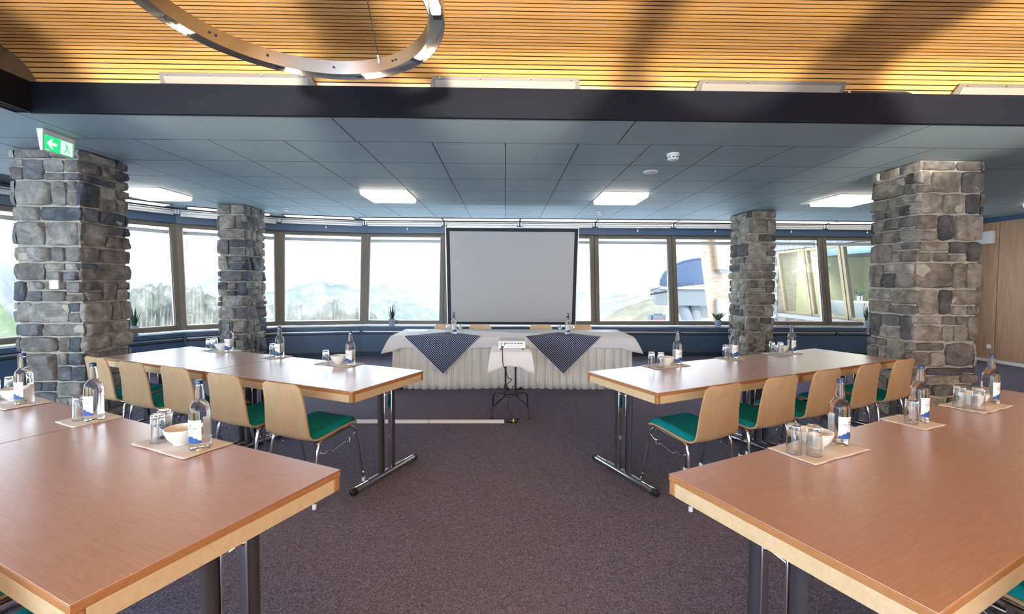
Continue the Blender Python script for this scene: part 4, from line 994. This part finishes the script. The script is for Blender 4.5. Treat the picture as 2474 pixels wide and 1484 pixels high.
MB().tube([(-0.075, 0, 0), (-0.05, 0, 0), (-0.02, 0, 0), (0.01, 0, 0)], [0.006, 0.012, 0.020, 0.022], 12).build('boot', 'black_plastic', pg)
MB().tube([(0.010, 0, 0), (0.024, 0, 0)], 0.0228, 14).build('band', 'yellow_tape', pg)
MB().tube([(0.024, 0, 0), (0.060, 0, 0), (0.066, 0, 0)], [0.022, 0.022, 0.016], 14).build('socket', 'black_plastic', pg)
MB().box(0.03, 0.075, -0.022, 0.022, 0.012, 0.030).build('plug', 'black_plastic', pg, bevel=0.004)

# ================================================================== PROJECTION SCREEN
sn = empty('projection_screen', (0.119, 7.88, 0)); tag(sn, 'large white projection screen with black border standing behind the presenter table', 'projection screen')
def sp_(x, z, o): return (x*(0.972+0.028*(z-0.73)/1.73), o-0.05*(z-0.73)/1.73, z)
def spanel(x0, x1, z0, z1, o0, o1): return MB().hexa([sp_(x0, z0, o0), sp_(x1, z0, o0), sp_(x1, z0, o1), sp_(x0, z0, o1), sp_(x0, z1, o0), sp_(x1, z1, o0), sp_(x1, z1, o1), sp_(x0, z1, o1)])
hw = 1.178; b_ = 0.062
spanel(-hw+b_, hw-b_, 0.735+b_*0.8, 2.465-b_, 0, 0.004).build('screen_fabric', 'screen_white', sn, smooth=False)
for q in ((-hw, -hw+b_, 0.735, 2.465), (hw-b_, hw, 0.735, 2.465), (-hw+b_, hw-b_, 2.465-b_, 2.465), (-hw+b_, hw-b_, 0.735, 0.735+b_*0.8)): spanel(q[0], q[1], q[2], q[3], -0.002, 0.005).build('border', 'screen_black', sn, smooth=False)
for q in ((-hw-0.018, -hw-0.002, 0.735, 2.48), (hw+0.002, hw+0.016, 0.735, 2.48), (-hw-0.018, hw+0.016, 2.467, 2.482)): spanel(q[0], q[1], q[2], q[3], 0.004, 0.030).build('frame_tube', 'aluminium', sn, bevel=0.003)
for s in (-1, 1):
    MB().box(s*(hw-0.03)-0.018, s*(hw-0.03)+0.018, 0.006, 0.035, 0.0, 0.78).build('leg', 'aluminium', sn, bevel=0.003)
    MB().box(s*(hw-0.03)-0.02, s*(hw-0.03)+0.02, -0.33, 0.33, 0.0, 0.03).build('foot', 'aluminium', sn, bevel=0.004)

# ================================================================== PLANTS
def plant(x, y, kind, label, seed):
    r_ = random.Random(seed); e = empty('potted_plant', (x, y, 0.601)); tag(e, label, 'plant', 'potted plants on the window sill')
    MB().lathe([(0.002, 0), (0.085, 0), (0.088, 0.004), (0.082, 0.006), (0.002, 0.004)], 24).build('saucer', 'white_plastic', e)
    MB().lathe([(0.002, 0.005), (0.052, 0.005), (0.056, 0.01), (0.068, 0.135), (0.066, 0.14), (0.062, 0.136), (0.058, 0.115), (0.002, 0.114)], 24).build('pot', 'pot_grey', e)
    MB().lathe([(0.002, 0.118), (0.058, 0.117)], 20, close=False).build('soil', 'soil', e)
    for k in range(13 if kind == 'snake' else 18):
        a = r_.uniform(0, 6.28); m = MB()
        if kind == 'snake': h_, sp, wd, rr = r_.uniform(0.20, 0.36), r_.uniform(0.01, 0.09), 0.013, r_.uniform(0.0, 0.035)
        else: h_, sp, wd, rr = r_.uniform(0.13, 0.20), r_.uniform(0.03, 0.16), 0.024, 0.012
        dx, dy = math.cos(a), math.sin(a); vs = []; n = 7
        for j in range(n+1):
            t_ = j/n; w_ = wd*(math.sin(math.pi*min(1, 0.30+0.70*t_))**0.7 if t_ < 1 else 0.02)+0.0006
            c = Vector((dx*(rr+sp*t_**1.3), dy*(rr+sp*t_**1.3), 0.112+h_*t_)); sd_ = Vector((-dy, dx, 0)); nn = Vector((dx, dy, 0.2))*0.35*w_
            vs += [c-sd_*w_+nn, c-nn*0.3, c+sd_*w_+nn, c-nn*1.2]
        fs = []
        for j in range(n):
            for q in range(4): fs.append((j*4+q, j*4+(q+1) % 4, (j+1)*4+(q+1) % 4, (j+1)*4+q))
        m.add(vs, fs).build('leaf', 'leaf_green' if kind == 'snake' else 'leaf_agave', e, ang=180)
plant(-2.32, 8.99, 'snake', 'spiky snake plant in a grey pot on the sill left of the screen', 1)
plant(4.44, 9.02, 'agave', 'squat agave in a grey pot on the sill beside the slim right column', 2)
plant(7.58, 8.99, 'snake', 'slender plant in a pale pot on the sill beside the thick right column', 3)
plant(-6.20, 7.40, 'snake', 'plant half hidden on the sill behind the near left column', 4)

# ================================================================== OUTSIDE
def interp(pts, x):
    for (x0, y0), (x1, y1) in zip(pts, pts[1:]):
        if x0 <= x <= x1: return y0+(y1-y0)*(x-x0)/(x1-x0)
    return pts[0][1] if x < pts[0][0] else pts[-1][1]
def ridge(name, sky, dist, drop, run, mat, label, cat, amp, nx=150, nr=26, seed=0, dvar=0.0, rib=0.0, back=0.35):
    """a mountain flank: crest seen along sky (bearing given by picture columns), falling towards the viewer by drop over run"""
    r_ = random.Random(seed); ofs = Vector((seed*13.7, seed*7.1, 3.3))
    xs = [sky[0][0]+(sky[-1][0]-sky[0][0])*i/(nx-1) for i in range(nx)]
    vs = []
    for j in range(nr):
        t_ = j/(nr-1)          # 0 behind the crest, then crest, then down to the foot
        for i, x in enumerate(xs):
            d_ = direction(x, interp(sky, x)); hl = math.hypot(d_.x, d_.y); dd = dist*(1+dvar*noise.noise(Vector((i*0.05, seed, 0)))); p = d_*(dd/hl)
            h = d_.xy/hl
            if t_ < 0.12: k = (0.12-t_)/0.12; q = Vector((p.x+h.x*run*back*k, p.y+h.y*run*back*k, CAMZ+p.z-drop*0.5*k)); f = 0.2
            else:
                k = (t_-0.12)/0.88; q = Vector((p.x-h.x*run*k, p.y-h.y*run*k, CAMZ+p.z-drop*(k**0.85))); f = min(1, k*5)
            s_ = 3.2/run
            nz = noise.fractal(Vector((q.x*s_, q.y*s_, 0))+ofs, 1.0, 2.0, 6)+rib*abs(noise.noise(Vector((i*0.32+k*3*(1 if rib else 0), k*2.0, seed))))
            cr = 0.25*noise.fractal(Vector((i*0.21, seed*3.1, 0)), 1.0, 2.0, 4)
            q.z += amp*(nz*f+cr)
            vs.append(tuple(q))
    o = MB().add(vs, [(j*nx+i, j*nx+i+1, (j+1)*nx+i+1, (j+1)*nx+i) for j in range(nr-1) for i in range(nx-1)]).build(name, mat, ang=180)
    return tag(o, label, cat)
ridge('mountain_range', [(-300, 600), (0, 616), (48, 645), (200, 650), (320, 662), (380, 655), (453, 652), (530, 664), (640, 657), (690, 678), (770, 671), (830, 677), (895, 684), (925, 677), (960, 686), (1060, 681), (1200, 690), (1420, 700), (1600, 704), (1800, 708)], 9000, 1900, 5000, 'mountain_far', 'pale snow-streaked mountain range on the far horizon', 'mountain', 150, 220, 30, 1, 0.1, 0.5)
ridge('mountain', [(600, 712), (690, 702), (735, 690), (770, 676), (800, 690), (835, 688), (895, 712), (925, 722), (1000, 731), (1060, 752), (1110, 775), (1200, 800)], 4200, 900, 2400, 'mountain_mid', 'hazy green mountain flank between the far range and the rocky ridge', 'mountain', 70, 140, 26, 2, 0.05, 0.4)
ridge('mountain', [(250, 730), (320, 704), (365, 688), (396, 692), (450, 693), (481, 704), (532, 729), (600, 748), (645, 744), (690, 738), (710, 727), (750, 735), (809, 722), (855, 745), (889, 752), (917, 772), (960, 800)], 700, 190, 330, 'mountain_rock', 'near rocky ridge with bright scree seen through the left windows', 'mountain', 22, 260, 60, 3, 0.04, 1.6)
ridge('mountain', [(-260, 560), (-120, 625), (0, 708), (20, 731), (48, 763), (90, 800), (140, 840)], 260, 90, 120, 'grass_slope', 'green grassy slope outside the window at the left picture edge', 'hill', 4, 70, 22, 4, 0.0, 0.3)
ridge('hill', [(1380, 812), (1452, 772), (1476, 751), (1519, 732), (1570, 717), (1612, 708), (1700, 704), (1850, 700)], 85, 12, 34, 'hill_dry', 'dry stony hill below the cable car station', 'hill', 0.8, 110, 30, 5, 0.0, 0.5)
def at(px, py, Y):
    d_ = direction(px, py); return Vector((0, 0, CAMZ))+d_*(Y/d_.y)
# cable car station: barrel roof, concrete box, pillars
ST = empty('cable_station', tuple(at(1650, 790, 46))); tag(ST, 'cable car station with blue barrel roof behind the tower', 'station'); O = Vector(ST.location)
a0, a1 = at(1592, 697, 44)-O, at(1730, 697, 46)-O; L = (a1-a0).length+6
ax = Vector((0.98, -0.2, 0)); ay = Vector((0.30, 0.954, 0)); c0 = a0
HR = at(1660, 627, 46).z-at(1660, 697, 46).z
nseg = 14; roof = MB(); vs = []
for i in range(nseg+1):
    th = math.pi*i/nseg*0.94; 
    for s in (0, 1): vs.append(c0+ax*(4.4-4.4*math.cos(th))+Vector((0, 0, HR*1.02*math.sin(th)**0.8))+ay*(s*9))
for i in range(nseg):
    m = MB(); q = [vs[2*i], vs[2*i+2], vs[2*i+3], vs[2*i+1]]
    m.add([*q, *[p+Vector((0, 0, -0.15)) for p in q]], [(0, 1, 2, 3), (7, 6, 5, 4), (0, 4, 5, 1), (1, 5, 6, 2), (2, 6, 7, 3), (3, 7, 4, 0)]).build('roof_sheet', 'dome_blue', ST, ang=60)
endp = MB(); pv = [vs[2*i] for i in range(nseg+1)]; endp.add([p+ay*0.1 for p in pv], [tuple(range(len(pv)))]).build('gable_glass', 'dome_blue', ST)
base_z = at(1650, 733, 46).z-O.z
MB().obox(c0+ax*4.6+ay*4.5+Vector((0, 0, (base_z-c0.z)/2-0.1)), ax, ay, (0, 0, 1), 4.9, 4.9, abs(base_z-c0.z)/2).build('deck', 'concrete', ST, smooth=False)
MB().obox(c0+ax*4.6+ay*4.5+Vector((0, 0, 0.05)), ax, ay, (0, 0, 1), 5.1, 5.1, 0.12).build('eaves', 'concrete_light', ST, smooth=False)
MB().obox(c0+ax*5.5+ay*4.0+Vector((0, 0, base_z-c0.z-0.7)), ax, ay, (0, 0, 1), 2.6, 2.6, 0.7).build('lower_box', 'concrete_light', ST, smooth=False)
for x0, y0, x1, y1, r_ in ((1648, 738, 1668, 790, 0.55), (1678, 735, 1681, 800, 0.55)):
    p, q = at(x0, y0, 44)-O, at(x1, y1, 43)-O; MB().tube([p, q], r_, 16).build('pillar', 'concrete', ST)
# sheave train with its little roof, and the ropes
SH = empty('sheave_train', tuple(at(1590, 706, 42))); tag(SH, 'row of cableway wheels under a small roof beside the station', 'cableway'); O2 = Vector(SH.location)
for k in range(8):
    p = at(1573+k*5.6, 711-k*0.9, 42)-O2; MB().tube([p+Vector((0, -0.08, 0)), p+Vector((0, 0.08, 0))], 0.11, 12).build('wheel', 'black_metal', SH)
p, q = at(1570, 706, 42)-O2, at(1616, 700, 42)-O2; MB().tube([p, q], 0.07, 6).build('beam', 'concrete', SH)
p = at(1578, 695, 42)-O2; MB().obox(p+Vector((0.25, 0.3, 0)), (0.97, 0, 0.25), (0, 1, 0), (-0.25, 0, 0.97), 0.5, 0.5, 0.06).build('roof', 'concrete_light', SH, smooth=False)
MB().obox(p+Vector((0.3, 0.3, -0.22)), (1, 0, 0), (0, 1, 0), (0, 0, 1), 0.36, 0.4, 0.2).build('cabin', 'concrete', SH, smooth=False)
for (x0, y0, x1, y1), lab in (((1610, 690, 1452, 723), 'upper steel rope of the cableway running down left'), ((1576, 706, 1450, 737), 'lower steel rope of the cableway running down left')):
    p, q = at(x0, y0, 38), at(x1, y1, 42.2); tag(MB().tube([p, (p+q)/2-Vector((0, 0, 0.12)), q], 0.03, 5).build('steel_rope', 'concrete'), lab, 'rope', 'cableway ropes')
VE = empty('snow_groomer', tuple(at(1590, 780, 38))); tag(VE, 'parked grey vehicle with a red stripe below the hill', 'vehicle'); O3 = Vector(VE.location)
p = at(1590, 770, 38)-O3
MB().box(-0.55, 0.55, -0.4, 0.4, 0.0, 0.5).build('body', 'concrete', VE, loc=p-Vector((0, 0, 0.15)), bevel=0.06); MB().box(-0.3, 0.25, -0.35, 0.35, 0.5, 0.62).build('roof', 'concrete', VE, loc=p-Vector((0, 0, 0.15)), bevel=0.04)
MB().box(-0.52, 0.52, -0.42, -0.38, 0.0, 0.09).build('stripe', 'vehicle_red', VE, loc=p-Vector((0, 0, 0.12)), smooth=False); MB().box(-0.85, -0.68, -0.3, 0.3, -0.1, 0.5).build('panel', 'concrete', VE, loc=p-Vector((0, 0, 0.15)), smooth=False)
# leaning tower clad in pale red brick shingles
TW = empty('brick_tower', tuple(at(1740, 800, 30))); tag(TW, 'pale brick clad tower with leaning edge and window, right of the blue roof', 'tower'); O4 = Vector(TW.location)
tl, bl_, tr_, br_ = at(1680, 520, 30)-O4, at(1716, 800, 30)-O4, at(1800, 520, 31.5)-O4, at(1800, 800, 31.5)-O4
bk = Vector((2.5, 4.5, 0))
MB().hexa([bl_, br_, br_+bk, bl_+bk, tl, tr_, tr_+bk, tl+bk]).build('shingle_wall', 'tower_brick', TW, smooth=False)
def tq(px, py): return at(px, py, 30.3)-O4
fr_o = [(1718, 560), (1747, 560), (1755, 652), (1729, 652)]; fr_i = [(1724, 560), (1744, 560), (1752, 647), (1733, 647)]
def quadsolid(q, y0, y1, nm, mat, par):
    P = [tq(*p) for p in q]; f_ = [p+Vector((0, y0, 0)) for p in P]; b2 = [p+Vector((0, y1, 0)) for p in P]
    return MB().add(f_+b2, [(0, 1, 2, 3), (7, 6, 5, 4), (0, 4, 5, 1), (1, 5, 6, 2), (2, 6, 7, 3), (3, 7, 4, 0)]).build(nm, mat, par, smooth=False)
quadsolid(fr_o, -0.42, 0.2, 'window_frame', 'frame_wood', TW); quadsolid([(1726, 560), (1743, 560), (1748, 624), (1733, 624)], -0.46, 0.1, 'pane', 'reflective_glass', TW); quadsolid([(1735, 631), (1749, 631), (1751, 646), (1738, 646)], -0.46, 0.1, 'pane', 'reflective_glass', TW)
quadsolid([(1729, 653), (1755, 653), (1755, 660), (1729, 660)], -0.6, 0.1, 'window_ledge', 'concrete', TW)
quadsolid([(1726, 722), (1800, 724), (1800, 800), (1728, 800)], -0.45, 0.1, 'garage_door', 'concrete_light', TW)
# the neighbouring wing of this building: facade plane at x = 8.5 running away from the room
WX, WY0, WY1 = 8.5, 9.95, 13.25
WG = empty('building_wing', (WX, 11.6, 0)); tag(WG, 'neighbouring wing of the building with leaning windows and grey shingles', 'building wing')
def wl(z): return -0.30*(z-0.62)/1.9        # outward lean (towards -x)
def wp(y, z, o): return (wl(z)+o, y-11.6, z)
def wbar(y0, y1, z0, z1, o0, o1, nm, mat, bev=0.0, par=None):
    return MB().hexa([wp(y0, z0, o0), wp(y0, z0, o1), wp(y1, z0, o1), wp(y1, z0, o0), wp(y0, z1, o0), wp(y0, z1, o1), wp(y1, z1, o1), wp(y1, z1, o0)][::1]).build(nm, mat, par or WG, bevel=bev, smooth=bool(bev))
ym = [9.34, 10.58, 11.86, 13.10]
for k, (y0, y1) in enumerate(zip(ym, ym[1:])):
    wbar(y0, y0+0.09, 0.62, 2.48, -0.06, 0.06, 'frame_post', 'frame_wood', 0.006); wbar(y1-0.09, y1, 0.62, 2.48, -0.04, 0.06, 'frame_post', 'frame_wood', 0.006)
    wbar(y0+0.09, y1-0.09, 0.62, 0.69, -0.04, 0.06, 'frame_rail', 'frame_wood', 0.006); wbar(y0+0.09, y1-0.09, 2.41, 2.48, -0.04, 0.06, 'frame_rail', 'frame_wood', 0.006)
    wbar(y0+0.09, y1-0.09, 0.69, 2.41, 0.0, 0.008, 'pane', 'reflective_glass')
wbar(9.3, 13.4, 0.52, 0.62, -0.22, 0.1, 'ledge', 'concrete_light', 0.01)
MB().box(0.12, 0.3, -2.0, 1.8, -1.0, 0.52).build('lower_wall', 'gasket', WG, smooth=False); MB().box(-0.28, 0.1, -2.0, 1.8, 2.5, 3.4).build('upper_wall', 'gasket', WG, smooth=False)
r3 = random.Random(3)
for row in range(6):
    y = -2.0
    while y < 1.75:
        wd = r3.uniform(0.09, 0.19); z0 = 0.50-0.13*(row+1); dx = 0.02+r3.uniform(0, 0.012)
        MB().hexa([(0.10-dx, y, z0), (0.12, y, z0), (0.12, y+wd-0.008, z0), (0.10-dx, y+wd-0.008, z0), (0.09, y, z0+0.15), (0.12, y, z0+0.15), (0.12, y+wd-0.008, z0+0.15), (0.09, y+wd-0.008, z0+0.15)]).build('shingle', 'shingle_red', WG, smooth=False); y += wd
for row in range(5):
    y = -2.0
    while y < 1.75:
        wd = r3.uniform(0.12, 0.26); z0 = 2.50+0.14*row; dx = 0.02+r3.uniform(0, 0.012)
        MB().hexa([(-0.30-dx, y, z0), (-0.28, y, z0), (-0.28, y+wd-0.008, z0), (-0.30-dx, y+wd-0.008, z0), (-0.31, y, z0+0.16), (-0.28, y, z0+0.16), (-0.28, y+wd-0.008, z0+0.16), (-0.31, y+wd-0.008, z0+0.16)]).build('shingle', 'shingle_grey', WG, smooth=False); y += wd
# what shows through its panes
wfill = bpy.data.objects.new('wing_lamp', bpy.data.lights.new('wing_lamp', 'AREA')); COL.objects.link(wfill); wfill.data.shape = 'RECTANGLE'; wfill.data.size = 0.3; wfill.data.size_y = 3.0; wfill.data.energy = 110; wfill.data.color = (1.0, 0.95, 0.85); wfill.location = (WX+0.9, 11.5, 2.66)  # area light added to brighten the wing interior
MB().box(2.6, 2.7, -2.2, 1.9, 0, 3.0).build('inner_wall', 'yellow_wall', WG, smooth=False); MB().box(0.1, 2.6, 1.8, 1.9, 0, 3.0).build('inner_wall', 'yellow_wall', WG, smooth=False)
MB().box(1.1, 2.6, -2.0, 1.8, 2.35, 2.7).build('inner_header', 'navy_paint', WG, smooth=False); MB().box(-0.2, 2.6, -2.0, 1.8, 2.7, 2.8).build('inner_ceiling', 'concrete_light', WG, smooth=False); MB().box(0.1, 2.6, -2.0, 1.8, -0.1, 0.0).build('inner_floor', 'concrete', WG, smooth=False)
MB().box(1.1, 1.3, -1.9, 1.7, 2.68, 2.70).build('inner_light', 'cornice_glow', WG, smooth=False)
MB().hexa([(0.55, -0.75, 0.35), (1.15, -0.75, 0.35), (1.15, 0.05, 0.35), (0.55, 0.05, 0.35), (0.35, -1.0, 1.05), (1.3, -1.0, 1.05), (1.3, 0.3, 1.05), (0.35, 0.3, 1.05)]).build('draped_table', 'cloth_white', WG, bevel=0.02)
MB().tube([(0.8, -0.3, 1.05), (0.8, -0.3, 1.2)], 0.08, 12).build('plant_pot', 'chrome', WG)
bush = MB()
for k in range(40):
    a, b, h = r3.uniform(0, 6.28), r3.uniform(0.02, 0.12), r3.uniform(0.0, 0.16); c = Vector((0.8+b*math.cos(a), -0.3+b*math.sin(a), 1.22+h)); bush.obox(c, (math.cos(a), math.sin(a), 0.3), (-math.sin(a), math.cos(a), 0), (0, 0.3, 1), 0.035, 0.02, 0.003)
bush.build('foliage', 'leaf_green', WG, smooth=False)
# rough stone return wall at its far end
SW = empty('stone_wall', (8.28, 14.38, 0)); tag(SW, 'outdoor wall of grey stone blocks at the end of the neighbouring wing', 'wall')
rnd = random.Random(77)
MB().box(0.0, 0.6, -1.2, 1.3, -1.0, 3.6).build('mortar_core', 'mortar', SW, smooth=False)
z = -0.4
while z < 3.4:
    h = rnd.uniform(0.16, 0.30); fill_face(SW, 'stone_cool', Vector((0.0, 0, 0)), Vector((0, -1, 0)), Vector((-1, 0, 0)), -1.3, 1.25, z, z+h, 0.03); z += h
